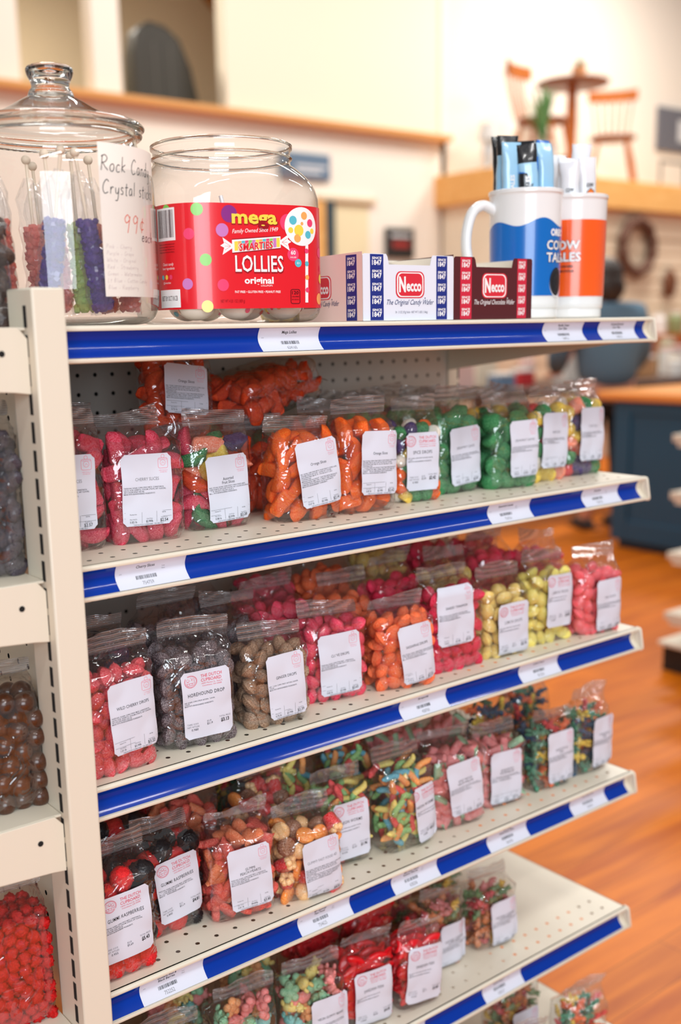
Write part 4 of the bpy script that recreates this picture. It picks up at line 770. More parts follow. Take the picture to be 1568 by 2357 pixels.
def hand(mb, s, u, v, h, t, m, rot=0, sx=1.0):
    x = 0; rr = random.Random(len(s)+int(abs(v)*9999))
    for ch in s:
        if ch == ' ': x += .55; continue
        wd, st = HW[ch]; dy = rr.uniform(-.03, .03)
        for p in st:
            q = curve_prof([(a, c) for a, c in p], 5) if len(p) > 2 else p
            P = [((x+a+.18*c)*h*sx, (c+dy)*h) for a, c in q]; line2(mb, [(u+a*math.cos(rot)-c*math.sin(rot), v+a*math.sin(rot)+c*math.cos(rot)) for a, c in P], t, m)
        x += wd+.16
mb = MB(); SW, SH = .118, .138
mb.grid(28, 4, lambda a, c: (a*SW, c*SH, 0), 0)
hand(mb, 'Rock Candy', .0015, .113, .0135, .0008, 1, sx=.79); hand(mb, 'Crystal sticks', .002, .093, .0125, .0008, 1, sx=.78)
hand(mb, '99\u00a2', .023, .0585, .0165, .0009, 2); hand(mb, 'each', .0500, .0520, .0100, .0008, 1)
for i, (a, c) in enumerate([('Pink', 'Cherry'), ('Purple', 'Grape'), ('White', 'Original'), ('Red', 'Strawberry'), ('Green', 'Watermelon'), ('Lt Blue', 'Cotton Candy'), ('Blue', 'Raspberry')]):
    a = a.replace('Lt', 'Lt') 
    s_ = ''.join(ch for ch in a+' - '+c if ch in HW or ch == ' '); hand(mb, s_, .003, .0440-i*.0062, .0038, .00022, 3)
slice_mb(mb, .004, 0)
JR = .0930
def onjar(u, v, w): a = math.radians(-91)+u/JR; return ((JR+w+.0002)*math.cos(a), (JR+w+.0002)*math.sin(a), v+.026)
mb.map(onjar); sg = obj('handwritten_sign', mb, [mat('sign_paper', (246, 238, 228), .7), ink, mat('orange_red_marker', (238, 110, 86), .6), mat('faded_pencil', (196, 176, 176), .7)], None, (JX, JY, ZTOP), ang=70)
tag(sg, 'white paper sign inside the glass jar, handwritten with Rock Candy Crystal sticks 99 cents', 'sign')
# rock candy sticks
def crystal(seed, L=.088, r=.0088):
    rr = random.Random(seed); m_ = MB(); m_.lathe([(r*.35, 0)]+[(r*(.78+.28*math.sin(i*1.3+seed)*.5+.2*rr.random()), L*i/22) for i in range(1, 22)]+[(r*.3, L)], 14)
    for k in range(240):
        a = rr.uniform(0, 6.28); z = rr.uniform(.002, L-.002); q = r*rr.uniform(.72, 1.02); s_ = rr.uniform(.0012, .0024)
        m_.box(-s_, s_, -s_, s_, -s_, s_, M=T(q*math.cos(a), q*math.sin(a), z, rr.random()*3, rr.random()*3, rr.random()*3))
    return m_
XC = {'pink': mat('pink_rock_crystal', (255, 146, 124), .2, sss=.5, spec=.8), 'purple': mat('purple_rock_crystal', (116, 84, 176), .18, sss=.3, spec=.8), 'green': mat('green_rock_crystal', (214, 232, 140), .2, sss=.5, spec=.8), 'rose': mat('rose_rock_crystal', (255, 158, 146), .2, sss=.5, spec=.8)}
for m_ in XC.values():                       # sugar crystals let light through
    nt = m_.node_tree; b_ = nt.nodes['Principled BSDF']; tl = nt.nodes.new('ShaderNodeBsdfTranslucent'); lc_ = tuple(v**.5 for v in b_.inputs['Base Color'].default_value[:3])+(1,); tl.inputs[0].default_value = lc_; tr_ = nt.nodes.new('ShaderNodeBsdfTransparent'); tr_.inputs[0].default_value = lc_
    x1 = nt.nodes.new('ShaderNodeMixShader'); x1.inputs[0].default_value = .5; x2 = nt.nodes.new('ShaderNodeMixShader'); x2.inputs[0].default_value = .10; L_ = nt.links.new
    L_(b_.outputs[0], x1.inputs[1]); L_(tl.outputs[0], x1.inputs[2]); L_(x1.outputs[0], x2.inputs[1]); L_(tr_.outputs[0], x2.inputs[2]); L_(x2.outputs[0], nt.nodes['Material Output'].inputs[0])
stickw = mat('pale_stick_wood', (244, 222, 196), .6)
WRAP = film('stick_wrapper', fac=.7, base=.06, rough=.08, milk=.05, bump=.8, bscale=60)
RC = [(-.070, .030, 'green', 3, 0), (-.046, .058, 'pink', -2, 2), (-.004, .060, 'purple', 8, -9), (.004, .024, 'rose', 6, 3), (.024, .012, 'green', -3, 2), (-.085, -.012, 'purple', 2, -3), (-.068, -.020, 'pink', 0, 2), (.046, -.010, 'pink', -6, 5), (.072, .006, 'rose', -4, -6), (-.028, -.012, 'rose', 4, 2), (.050, .040, 'purple', 3, 7), (-.030, -.050, 'green', -5, 3)]
RD = Vector((.786, -.618, 0)); RD.normalize(); FD = Vector((-.618, -.786, 0)); FD.normalize()     # across and towards the aisle
RCW = {'pink': 'pinkish red', 'purple': 'deep purple', 'green': 'pale green', 'rose': 'rose pink'}
RCP = ['beside the upright', 'standing in front beside the dark one', 'leaning at the front middle of the jar', 'just behind the leaning dark one', 'behind the paper sign edge', 'at the far left edge of the jar', 'at the left rear of the jar', 'low behind the paper sign', 'at the right side behind the paper sign', 'in the middle rear of the jar', 'at the right front behind the sign', 'at the very back of the jar']
for i, (s_, f_, c, tx, ty) in enumerate(RC):
    p = RD*s_*.92+FD*f_*.92
    if p.length > .074: p = p*(.074/p.length)
    t = thing('rock_candy_stick', 'wrapped %s rock candy stick %s' % (RCW[c], RCP[i]), 'candy stick', (JX+p.x, JY+p.y, ZTOP+.0125), i*.7, 'rock candy sticks in the jar')
    tilt = Matrix.Rotation(math.radians(ty), 4, RD.cross(Vector((0, 0, 1)))) @ Matrix.Rotation(math.radians(tx*.3), 4, RD)
    t.rotation_euler = tilt.to_euler()
    obj('crystals', crystal(i), XC[c], t, smooth=False)
    obj('stick', MB().tube([(0, 0, .05), (0, 0, .146)], .0018, 8), stickw, t); obj('stick_ball', MB().ell((0, 0, .149), (.0046, .0046, .0046), n=14, k=10), stickw, t)
    w_ = MB(); w_.lathe([(.0125*(1+.10*math.sin(j*2+i)), .0-.002+j*.0095) for j in range(13)]+[(.0042, .132)], 12, cap=False, shape=lambda a: (math.cos(a)*(1+.12*math.sin(3*a)), math.sin(a)*(1+.12*math.sin(2*a)))); obj('wrapper', w_, WRAP, t, ang=30)

# ------------------------------------------------------------------ square clear tub with a red label
TX, TY, TA = -.475, -.298, math.radians(-11); A4 = .0905
_t = np.linspace(0, 2*np.pi, 2001)
def sqn(n=4.0):
    c_, s_ = np.cos(_t), np.sin(_t); return np.sign(c_)*abs(c_)**(2/n), np.sign(s_)*abs(s_)**(2/n)
_sx, _sy = sqn(); _ds = np.r_[0, np.cumsum(np.hypot(np.diff(_sx), np.diff(_sy)))]*A4
def sqp(s_, r=A4):
    q = (_ds[1500]+s_) % _ds[-1]; return float(np.interp(q, _ds, _sx))*r, float(np.interp(q, _ds, _sy))*r
tub = thing('plastic_tub', 'square open clear plastic tub of lollipops with a red polka dot label', 'tub', (TX, TY, ZTOP), TA)
def sqshape(n): return lambda a: (math.copysign(abs(math.cos(a))**(2/n), math.cos(a)), math.copysign(abs(math.sin(a))**(2/n), math.sin(a)))
mb = MB(); prof = curve_prof([(.074, 0), (.083, .002), (.0885, .008), (.0905, .020), (.0905, .075), (.0905, .128), (.0880, .146), (.0800, .160), (.0750, .166), (.0745, .171), (.0765, .1725), (.0745, .1745), (.0745, .1810), (.0765, .1825), (.0765, .1855), (.0745, .1870)], 3)
n = 80; vs = []
for r, z in prof:
    e = max(0, min(1, (z-.125)/.04)); N_ = 4-2*e if z > .125 else 4; sh = sqshape(N_); k = r
    vs += [(k*sh(2*math.pi*i/n)[0], k*sh(2*math.pi*i/n)[1], z) for i in range(n)]
fs = [(j*n+i, j*n+(i+1) % n, (j+1)*n+(i+1) % n, (j+1)*n+i) for j in range(len(prof)-1) for i in range(n)]+[tuple(range(n-1, -1, -1))]
mb.add(vs, fs); obj('body', mb, PL, tub, ang=60)
lipm = MB()
for zz in (.1730, .1862):
    lipm.lathe(curve_prof([(.0745, zz-.0016), (.0768, zz), (.0745, zz+.0016), (.0735, zz), (.0745, zz-.0016)], 3), 64, cap=False)
obj('rim', lipm, glass, tub, ang=70)
# label (s along the wall, v above the bottom of the tub)
mb = MB(); mb.grid(90, 2, lambda a, c: (-.150+a*.300, .0145+c*.104, 0), 0)
zoff = lambda z: z-.0130
W_, Y_, K_, RD_ = 1, 2, 3, 0
mp = ['tub_red', 'w', 'y', 'k', 'pink', 'lilac', 'green', 'teal', 'orange', 'purple']
def td(s_, v, r, m, w=.0002): disc2(mb, s_, v, r, m, w, 26)
for s_, v, r, m in [(-.064, .1145, .0062, 6), (-.073, .0885, .0056, 4), (-.057, .063, .0060, 6), (-.0765, .0395, .0056, 5), (-.031, .108, .0085, 9), (-.039, .092, .0066, 5), (-.040, .038, .0060, 4), (-.057, .0170, .0060, 2), (.0335, .101, .0085, 4), (-.1000, .1145, .006, 6), (.078, .024, .006, 8), (.083, .045, .005, 2), (.080, .072, .005, 4), (.100, .05, .006, 6), (.12, .09, .007, 4), (.13, .04, .006, 5), (-.135, .06, .006, 6)]:
    if .0150+r < v < .118-r+.006 or True:
        td(s_, min(v, .1183-r), r, m)
# lollipop picture
poly2(mb, [(.0535, .020), (.0575, .020), (.0595, .090), (.0555, .090)], W_, .0003)
disc2(mb, .0510, .0975, .0210, W_, .0004, 40, .0195)
for du, dv, m, r in [(-.011, .006, 7, .0045), (-.004, -.004, 2, .0058), (.003, .011, 8, .004), (.011, .004, 4, .0040), (.008, -.008, 7, .0040), (-.006, -.012, 8, .0042), (.000, .003, 8, .0018), (.014, -.004, 2, .0028), (-.014, -.004, 2, .003)]: disc2(mb, .0510+du, .0975+dv, r, m, .0005, 20)
for v, m in ((.073, 4), (.060, 7), (.046, 8), (.033, 4)): disc2(mb, .0565, v, .0026, m, .0005, 14)
text(mb, 'mega', -.0030, .0985, .0135, 10, .0004, bold=.045, width=.0515); text(mb, 'mega', -.0035, .0992, .0135, 2, .0006, bold=.030, width=.0500)
text(mb, 'Family Owned Since 1949', -.0030, .0905, .0042, W_, .0004, shear=.35, width=.051, rot=.06)
# wrapped roll
poly2(mb, [(-.0290, .0690), (.0250, .0745), (.0250, .0880), (-.0290, .0835)], 10, .0002)
poly2(mb, [(-.0290, .0700), (.0250, .0755), (.0250, .0870), (-.0290, .0825)], W_, .0003)
for i in range(13):
    a = -.0265+i*.0039; f = lambda x: (x+.029)/.054*.0050
    poly2(mb, [(a, .0715+f(a)), (a+.0037, .0715+f(a+.0037)), (a+.0037, .0808+f(a+.0037)), (a, .0808+f(a))], [2, 8, 7, 4, 6, 5][i % 6], .0004)
for sg_ in (-1, 1):
    x0, y0 = (-.0290, .0763) if sg_ < 0 else (.0250, .0812)
    poly2(mb, [(x0, y0-.0020), (x0+sg_*.0105, y0-.0085), (x0+sg_*.0085, y0-.0015), (x0+sg_*.0125, y0+.0005), (x0+sg_*.0085, y0+.0030), (x0+sg_*.0100, y0+.0085), (x0, y0+.0020)][::sg_], W_, .0003)
    for q in (-.004, 0, .004): line2(mb, [(x0+sg_*.0015, y0), (x0+sg_*.0080, y0+q)], .0003, 0, .0004)
text(mb, 'SMARTIES', -.0025, .0735, .0072, W_, .0005, bold=.045, width=.0395, rot=.09, shear=.15); text(mb, 'SMARTIES', -.0025, .0735, .0072, 0, .0007, bold=.025, width=.0380, rot=.09, shear=.15)
text(mb, 'LOLLIES', .0010, .0505, .0165, 10, .0004, bold=.03, width=.0545); text(mb, 'LOLLIES', .0005, .0515, .0165, W_, .0006, bold=.012, width=.0535)
text(mb, 'original', -.0005, .0395, .0068, W_, .0004, bold=.03, width=.0325); text(mb, 'LOLLIPOPS', .0080, .0365, .0018, W_, .0004, width=.0130)
text(mb, 'FAT FREE \u2022 GLUTEN FREE \u2022 PEANUT FREE', -.0020, .0300, .0024, W_, .0004, width=.0510, bold=.01); text(mb, 'NET WT 4 LB 1 OZ (1859 g)', -.0300, .0205, .0032, 10, .0004, width=.026)
td(.0395, .0690, .0068, 4); text(mb, '60', .0395, .0690, .0042, W_, .0004, bold=.02); text(mb, 'LOLLIES', .0395, .0655, .0015, W_, .0004, bold=.01); td(.0455, .0605, .0042, 7); text(mb, '4+', .0455, .0590, .0028, W_, .0004)
line2(mb, rrect(.0355, .0190, .0465, .0335, .002), .0006, K_, .0004, closed=True); text(mb, '120', .0410, .0285, .0036, K_, .0004, bold=.01, width=.0080); text(mb, 'CALORIES', .0410, .0255, .0014, K_, .0004, bold=.01, width=.0088); text(mb, 'PER SERVING', .0410, .0225, .0013, K_, .0004, width=.0088)
# side panel
poly2(mb, [(-.1180, .0830), (-.0880, .0830), (-.0880, .1150), (-.1180, .1150)], W_, .0003)
rr = random.Random(5); x = -.1155
while x < -.0905:
    q = rr.choice((.0005, .0008, .0013)); poly2(mb, [(x, .0860), (x+q, .0860), (x+q, .1130), (x, .1130)], K_, .0004); x += q+rr.choice((.0005, .0008, .0011))
for i, l in enumerate(['Check out our other products and', 'view the ingredients statement', 'at our web page. Packed in a', 'facility free of nuts and dairy.']): text(mb, l, -.1030, .0790-i*.0026, .0015, K_, .0003, width=.026)
text(mb, 'Classic candy', -.1010, .0585, .0030, W_, .0003, shear=.3, width=.018); text(mb, 'fewer ingredients', -.1010, .0545, .0026, W_, .0003, shear=.3, width=.020)
for s_, m in ((-.1110, 7), (-.1040, 2), (-.0970, 4)): td(s_, .0470, .0024, m)
text(mb, '@smarties', -.1040, .0405, .0022, W_, .0003); poly2(mb, [(-.1180, .0165), (-.0850, .0165), (-.0850, .0345), (-.1180, .0345)], W_, .0003); text(mb, 'BEST BY OCT1KCB', -.1015, .0235, .0050, K_, .0004, width=.026)
slice_mb(mb, .004, 0)
def ontub(s_, v, w):
    x, y = sqp(s_); k = 1+(.0006+w)/A4; return (x*k, y*k, v)
mb.map(ontub)
LM = [mat('label_red', (222, 16, 34), .3, coat=.5), mat('print_white', (244, 244, 244), .3, coat=.4), mat('print_yellow', (248, 214, 74), .3, coat=.4), mat('print_dark', (58, 12, 22), .3), mat('print_pink', (232, 66, 112), .3), mat('print_lilac', (198, 122, 190), .3), mat('print_green', (132, 206, 92), .3), mat('print_teal', (88, 186, 204), .3), mat('print_orange', (248, 168, 92), .3), mat('print_purple', (134, 40, 130), .3), mat('print_deep_red', (150, 6, 22), .3)]
obj('label', mb, LM, tub, ang=60)
# lollipops at the bottom
lolm = mat('lollipop_wrapper', (240, 226, 212), .2, coat=.7)
LP = [(-.060, -.062, 0), (-.014, -.060, 1), (.046, -.052, 2), (.020, -.010, 3), (-.050, -.008, 4), (.064, .010, 5), (-.010, .036, 6), (.040, .050, 7)]
LW = ['at the front left corner of the tub', 'in the front middle of the tub', 'at the front right of the tub', 'in the centre of the tub', 'at the left side behind the barcode panel', 'at the right side of the tub', 'at the back of the tub, stick pointing up', 'at the rear right corner of the tub']
for x, y, i in LP:
    X = TX+x*math.cos(TA)-y*math.sin(TA); Y = TY+x*math.sin(TA)+y*math.cos(TA)
    t = thing('lollipop', 'white wrapped lollipop with coloured dots lying '+LW[i], 'lollipop', (X, Y, ZTOP+.0205), i*1.1, 'lollipops inside the clear tub')
    m = MB(); m.ell((0, 0, 0), (.0205, .0205, .0175), n=24, k=16); rr = random.Random(i)
    obj('head', m, lolm, t)
    dm = MB()
    for q in range(22):
        a = rr.uniform(0, 6.28); b_ = rr.uniform(-.6, .9); r = Vector((math.cos(a)*math.cos(b_), math.sin(a)*math.cos(b_), math.sin(b_)))
        r2 = Vector((r.x*.0206, r.y*.0206, r.z*.0177)); u = r.orthogonal().normalized(); v_ = r.cross(u); s_ = rr.choice((.0024, .0032, .0018))
        dm.add([r2+u*(s_*math.cos(2*math.pi*k/10))+v_*(s_*math.sin(2*math.pi*k/10))+r*.0002 for k in range(10)], [tuple(range(10))], q % 5)
    for q in range(2): text(dm, 'Lollies', 0, 0, .004, 5, .0) if False else None
    obj('printed_dots', dm, [LM[2], LM[4], LM[7], LM[8], LM[0]], t, smooth=False)
    d = Vector((math.cos(i*2.1), math.sin(i*2.1), .10)) if i != 3 else Vector((.20, -.10, 1.0)); d.normalize()
    L_ = .050 if i != 3 else .118
    obj('stick', MB().tube([d*.015, d*L_], .0023, 10), white_p, t)

# ------------------------------------------------------------------ wafer display boxes
def wafer_box(X0, X1, Y0, D, body, strip, logo_bg, txtc, words, sub, lab, side, SN, Hs=.0735, Hc=.062):
    t = thing('candy_box', lab, 'candy box', (X0, Y0, ZTOP)); W = X1-X0
    def panel(name, w, fn, mats, front=True):
        mb = MB(); out = [(0, 0), (.0, Hs-.002), (.002, Hs), (W*.245, Hs), (W*.26, Hs-.003), (W*.275, Hc), (W*.73, Hc), (W*.745, Hs-.003), (W*.76, Hs), (W-.002, Hs), (W, Hs-.002), (W, 0)] if front else [(0, 0), (0, Hs), (w, Hs), (w, 0)]
        n = len(out); poly = [(x, z, 0) for x, z in out]; mb.add(poly+[(x, z, -.0006) for x, z, _ in poly], [tuple(range(n-1, -1, -1)), tuple(range(n, 2*n))]+[(i, (i+1) % n, n+(i+1) % n, n+i) for i in range(n)])
        fn(mb, w); mb.map(lambda x, z, q: (x, -q-.0006, z)); return obj(name, mb, mats, t, smooth=False)
    def strips(mb, xs):
        for x0, x1 in xs:
            poly2(mb, [(x0, .0005), (x1, .0005), (x1, Hs-.0006), (x0, Hs-.0006)], 1, .0002)
            for k in range(5):
                z = .0045+k*.0142; text(mb, 'SINCE', (x0+x1)/2, z+.0062, .0026, 2, .0003, bold=.03, width=(x1-x0)*.72); text(mb, '1847', (x0+x1)/2, z, .0054, 2, .0003, bold=.03, width=(x1-x0)*.72)
    def logo(mb, cx, cz, s_=1):
        for r, m, w in ((1.0, 3, .0002), (.92, 2, .0003), (.84, 3, .0004)): poly2(mb, [(cx+(x)*r*s_, cz+(y)*r*s_) for x, y in rrect(-.0225, -.0150, .0225, .0150, .0075)], m if m != 3 else 3, w)
        text(mb, 'N', cx-.0125*s_, cz-.0075*s_, .0165*s_, 2, .0006, bold=.045, width=.0105*s_); text(mb, 'ecco', cx+.0055*s_, cz-.0070*s_, .0125*s_, 2, .0006, bold=.035, width=.0235*s_); disc2(mb, cx+.0235*s_, cz-.0150*s_, .0008, 4, .0003, 10)
    def front(mb, w):
        strips(mb, [(W*.075, W*.215), (W*.80, W*.925)]); logo(mb, W*.505, Hc*.645)
        text(mb, words, W*.51, Hc*.285, .0060, 4, .0003, shear=.45, width=W*.52)
        if sub: text(mb, sub, W*.52, Hc*.13, .0026, 5, .0003, width=W*.36)
    ms = [body, strip, mat('print_white', (0, 0, 0)), logo_bg, txtc, mat('print_grey', (120, 124, 140), .5)]
    panel('front_panel', W, front, ms)
    def sidef(mb, w):
        strips(mb, [(w*.76, w*.92)]); logo(mb, w*.36, Hc*.62, .9); text(mb, words, w*.40, Hc*.285, .0060, 4, .0003, shear=.45, width=w*.5)
    mb = MB(); mb.add([(0, 0, 0), (D, 0, 0), (D, Hs+.002, 0), (0, Hs, 0)], [(0, 1, 2, 3)]); sidef(mb, D); 
    # left side: u runs from the back to the front corner
    mb.map(lambda u, v, w: (-.0004-w, D-u, v)); obj('side_panel', mb, [side, strip, ms[2], logo_bg, txtc, ms[5]], t, smooth=False)
    mb = MB(); mb.box(0, .0006, .0, D, 0, Hs); mb.box(W-.0006, W, 0, D, 0, Hs); mb.box(0, W, D-.0006, D, 0, Hs+.002); mb.box(0, W, 0, D, 0, .0006)
    mb.add([(.004, D*.35, Hc*.55), (W-.004, D*.35, Hc*.55), (W-.004, D-.001, Hs), (.004, D-.001, Hs)], [(0, 1, 2, 3)]); obj('tray', mb, mat('box_inside_card', (240, 230, 214), .7), t, smooth=False)
    return t
navy = mat('navy_print', (28, 44, 130), .35, coat=.3); necred = mat('logo_red', (216, 40, 58), .35, coat=.3)
wafer_box(-.352, -.2105, -.387, .118, mat('pale_blue_white_card', (226, 230, 242), .45), navy, necred, mat('navy_script', (44, 54, 104), .5), 'The Original Candy Wafer', '24 - 2 OZ (57g) Rolls \u2022 NET WT 3 LBS (1.36kg)', 'white and navy open candy wafer box beside the red labelled tub', mat('white_card_pink_shade', (240, 216, 206), .5), 0)  # side panel: pink shading of the white card put into its colour
wafer_box(-.2085, -.0695, -.386, .118, mat('chocolate_brown_card', (84, 28, 34), .4), mat('crimson_print', (206, 34, 62), .35, coat=.3), necred, mat('print_white', (0, 0, 0)), 'The Original Chocolate Wafer', None, 'brown and red open chocolate wafer box in front of the mugs', mat('chocolate_brown_card', (84, 28, 34), .4), 0)
# crinkled clear bag behind the white box
t = bag('lemon', (-.335, -.245), .075, -20, .115, 0, 'crinkled clear bag of pale sweets standing behind the white wafer box', None, ZTOP, None, front=False, hf=.075)

# ------------------------------------------------------------------ plastic mugs full of wrapped sticks
def mug(x, y, lab, bandc, orange):
    t = thing('plastic_mug', lab, 'mug', (x, y, ZTOP)); R1, H1 = .0490, .168
    m = MB(); m.lathe(curve_prof([(.040, 0), (.0435, .001), (.0445, .004), (.0445, .013), (.0462, .0145), (.0466, .028), (.0470, .0290)], 2)+[(.0489, .1600), (.0492, .1630), (.0504, .1640), (.0504, .1680), (.0490, .1690), (.0478, .1680), (.0470, .120), (.0455, .02), (.001, .012)], 64, cap=False); obj('body', m, white_p, t, ang=50)
    a0 = math.atan2(-.786, -.618)-1.32 if not orange else math.atan2(.3, .95)
    hd = Vector((math.cos(a0), math.sin(a0), 0)); P = [hd*.044+Vector((0, 0, .142)), hd*.062+Vector((0, 0, .150)), hd*.078+Vector((0, 0, .140)), hd*.086+Vector((0, 0, .112)), hd*.084+Vector((0, 0, .082)), hd*.072+Vector((0, 0, .058)), hd*.046+Vector((0, 0, .044))]
    pts = []
    for i in range(len(P)-1):
        for k in range(6):
            q = k/6; p0, p1, p2, p3 = P[max(i-1, 0)], P[i], P[i+1], P[min(i+2, len(P)-1)]; pts.append(.5*(2*p1+(p2-p0)*q+(2*p0-5*p1+4*p2-p3)*q*q+(3*p1-p0-3*p2+p3)*q**3))
    obj('handle', MB().tube(pts+[P[-1]], lambda q: .0070, 14, flat=1.25), white_p, t)
    mb = MB(); band = .134; z0 = .0300
    fc = math.atan2(-.786, -.618)
    def top(u): return z0+.094+(.0045*math.sin(u*95)+.002*math.sin(u*41+1) if not orange else .010)
    k = 120; us = [-.150+.300*i/k for i in range(k+1)]
    mb.add([(u, z0, 0) for u in us]+[(u, (z0+top(u))/2, 0) for u in us]+[(u, top(u), 0) for u in us], [(i, i+1, k+2+i, k+1+i) for i in range(k)]+[(k+1+i, k+2+i, 2*k+3+i, 2*k+2+i) for i in range(k)], 0)
    cx = .043 if not orange else -.020
    if not orange:
        text(mb, 'OREO', cx, z0+.078, .0085, 1, .0004, bold=.05, width=.030)
        for s_, m_, w_ in ((.055, 2, .0003), (.02, 1, .0006)):
            text(mb, 'COW', cx, z0+.060, .0120, m_, w_, bold=s_, width=.042+s_*.02); text(mb, 'TALES', cx+.002, z0+.044, .0120, m_, w_, bold=s_, width=.046+s_*.02)
        disc2(mb, cx+.001, z0+.0175, .0155, 1, .0003, 36, .0195); disc2(mb, cx, z0+.0185, .0145, 2, .0005, 36, .0185); line2(mb, circ(cx, z0+.0185, .0122, 30, .0155), .0006, 3, .0007, closed=True); line2(mb, circ(cx, z0+.0185, .0060, 20, .0078), .0005, 3, .0007, closed=True)
    else:
        for s_, m_, w_ in ((.055, 2, .0003), (.02, 1, .0006)):
            text(mb, 'COW', cx, z0+.064, .0120, m_, w_, bold=s_, width=.042+s_*.02); text(mb, 'TALES', cx, z0+.048, .0120, m_, w_, bold=s_, width=.046+s_*.02)
        text(mb, 'CARAMEL', cx+.004, z0+.0395, .0032, 2, .0004, bold=.03); text(mb, 'BROWNIE', cx+.004, z0+.0330, .0032, 2, .0004, bold=.03)
    slice_mb(mb, .004, 0)
    def on(u, v, w): R = .0470+(v-.029)/(.160-.029)*.0019+.0004+w; a = fc+u/.0485; return (R*math.cos(a), R*math.sin(a), v)
    mb.map(on); obj('printed_band', mb, [bandc, mat('print_white', (0, 0, 0)), mat('print_black', (22, 22, 28), .4), mat('cookie_grey', (70, 70, 78), .5)], t, ang=60)
    return t
MX = [(.014, -.300), (.1245, -.289)]
blu = mat('mug_blue_print', (0, 104, 190), .25, coat=.5); org = mat('mug_orange_print', (244, 92, 20), .25, coat=.5)
mug(*MX[0], 'white handled plastic mug with a wavy blue band and a dark cookie picture', blu, False); mug(*MX[1], 'white plastic mug with an orange band, standing rightmost on the top shelf', org, True)
pb = mat('light_blue_wrapper', (158, 206, 236), .22, coat=.6, bump=.4, bscale=120); pk = mat('black_wrapper', (20, 20, 26), .25, coat=.6, bump=.4, bscale=120); pw = mat('white_wrapper', (234, 234, 238), .25, coat=.6, bump=.4, bscale=120); pbr = mat('bright_blue_wrapper', (24, 110, 200), .25, coat=.5); por = mat('orange_print', (238, 120, 40), .4)
def packet(mx, my, s_, f_, L, lean, mats, lab, grp, turn=0, sharp=1, pic=None):
    p = RD*s_+FD*f_; t = thing('candy_stick_packet', lab, 'wrapped candy', (mx+p.x, my+p.y, ZTOP+.014), 0, grp)
    face = math.atan2(FD.y, FD.x)+math.pi/2+turn
    t.rotation_euler = (Matrix.Rotation(math.radians(lean), 4, FD) @ Matrix.Rotation(face, 4, 'Z')).to_euler()
    m = MB(); n = 14; vs = []; K = 26
    for j in range(K+1):
        q = j/K; z = q*L; e = max(0, (q-.86)/.14); hw = .0128*(1+.10*e)*(1 if q > .03 else .7); hd = .0070*(1-e*e)+.0005
        wob = .0012*math.sin(j*1.7+s_*300)
        for i in range(n):
            a = 2*math.pi*i/n; c_, d_ = math.cos(a), math.sin(a)
            vs.append((hw*math.copysign(abs(c_)**.7, c_)+wob*.4, hd*math.copysign(abs(d_)**.8, d_)+wob*e*.5+(.004*e*e*math.sin(s_*700)), z))
    fs = [(j*n+i, j*n+(i+1) % n, (j+1)*n+(i+1) % n, (j+1)*n+i) for j in range(K) for i in range(n)]; m.add(vs, fs+[tuple(range(n-1, -1, -1)), tuple(K*n+i for i in range(n))])
    m.m = [1 if (f[0]//n) >= K-3 else 0 for f in m.f]; obj('wrapper', m, mats, t, ang=50)
    pr = MB()
    if pic == 'text':
        text(pr, 'COW TALES', 0, 0, .0062, 0, .0003, bold=.03, width=.045, rot=math.pi/2); pr.map(lambda u, v, w: (u+.001, -.0078-w, v+L*.70)); obj('print', pr, [mat('print_white', (0, 0, 0))], t, smooth=False)
    elif pic:
        poly2(pr, [(-.0065, 0), (.0065, .002), (.0060, .016), (.001, .020), (-.006, .014)], 0); line2(pr, [(-.0065, 0), (.0065, .002), (.0060, .016), (.001, .020), (-.006, .014)], .0010, 1, .0004, closed=True); text(pr, 'COW', 0, .022, .0050, 1, .0004, bold=.03, width=.011)
        pr.map(lambda u, v, w: (u, -.0078-w, v+L-.062)); obj('print', pr, [por, mat('print_black', (0, 0, 0))], t, smooth=False)
g1, g2 = 'candy sticks in the blue mug', 'candy sticks in the orange mug'
for a in [(-.036, .012, .225, -2, [pb, pk], 'light blue packet with a black tip, leftmost in the blue mug', 0, 1, 'text'), (-.022, .026, .214, 1, [pb, pb], 'plain light blue packet second from the left in the blue mug', .3, 1, 'text'), (-.025, -.012, .228, 2, [pk, pk], 'black packet behind the two left light blue ones', .5, 1, None),
          (-.006, .030, .196, -1, [pk, pbr], 'short black and orange packet at the front of the blue mug', .1, 1, 'cow'), (.012, .030, .212, 5, [pb, pk], 'light blue lettered packet leaning right at the front of the blue mug', 0, 1, 'text'), (.002, .002, .220, 1, [pb, pk], 'black topped packet in the middle of the blue mug', -.2, 1, None), (.008, -.026, .218, 3, [pk, pk], 'black packet at the back of the blue mug', .4, 1, None),
          (.030, .008, .216, 2, [pb, pb], 'light blue packet right of the lettered one in the blue mug', .5, 1, None), (.037, -.010, .222, 3, [pk, pbr], 'black packet with a blue top, rightmost in the blue mug', .7, 1, 'cow')]:
    packet(*MX[0], *a[:5], a[5], g1, *a[6:])
for a in [(-.026, .020, .205, -4, [pw, pw], 'white packet with an orange picture at the left of the orange mug', .1, 1, 'cow'), (-.002, .030, .198, 3, [pw, pw], 'white packet at the front of the orange mug', -.2, 1, 'cow'), (.008, -.004, .226, -1, [pw, pw], 'tallest white packet in the orange mug', 0, 1, None), (.026, .014, .206, 3, [pw, pw], 'white packet with an orange picture at the right of the orange mug', .3, 1, 'cow'), (.030, -.018, .212, 2, [pw, pw], 'white packet at the back right of the orange mug', .6, 1, None), (-.022, -.018, .214, -1, [pw, pw], 'white packet at the back left of the orange mug', .4, 1, None)]:
    packet(*MX[1], *a[:5], a[5], g2, *a[6:])
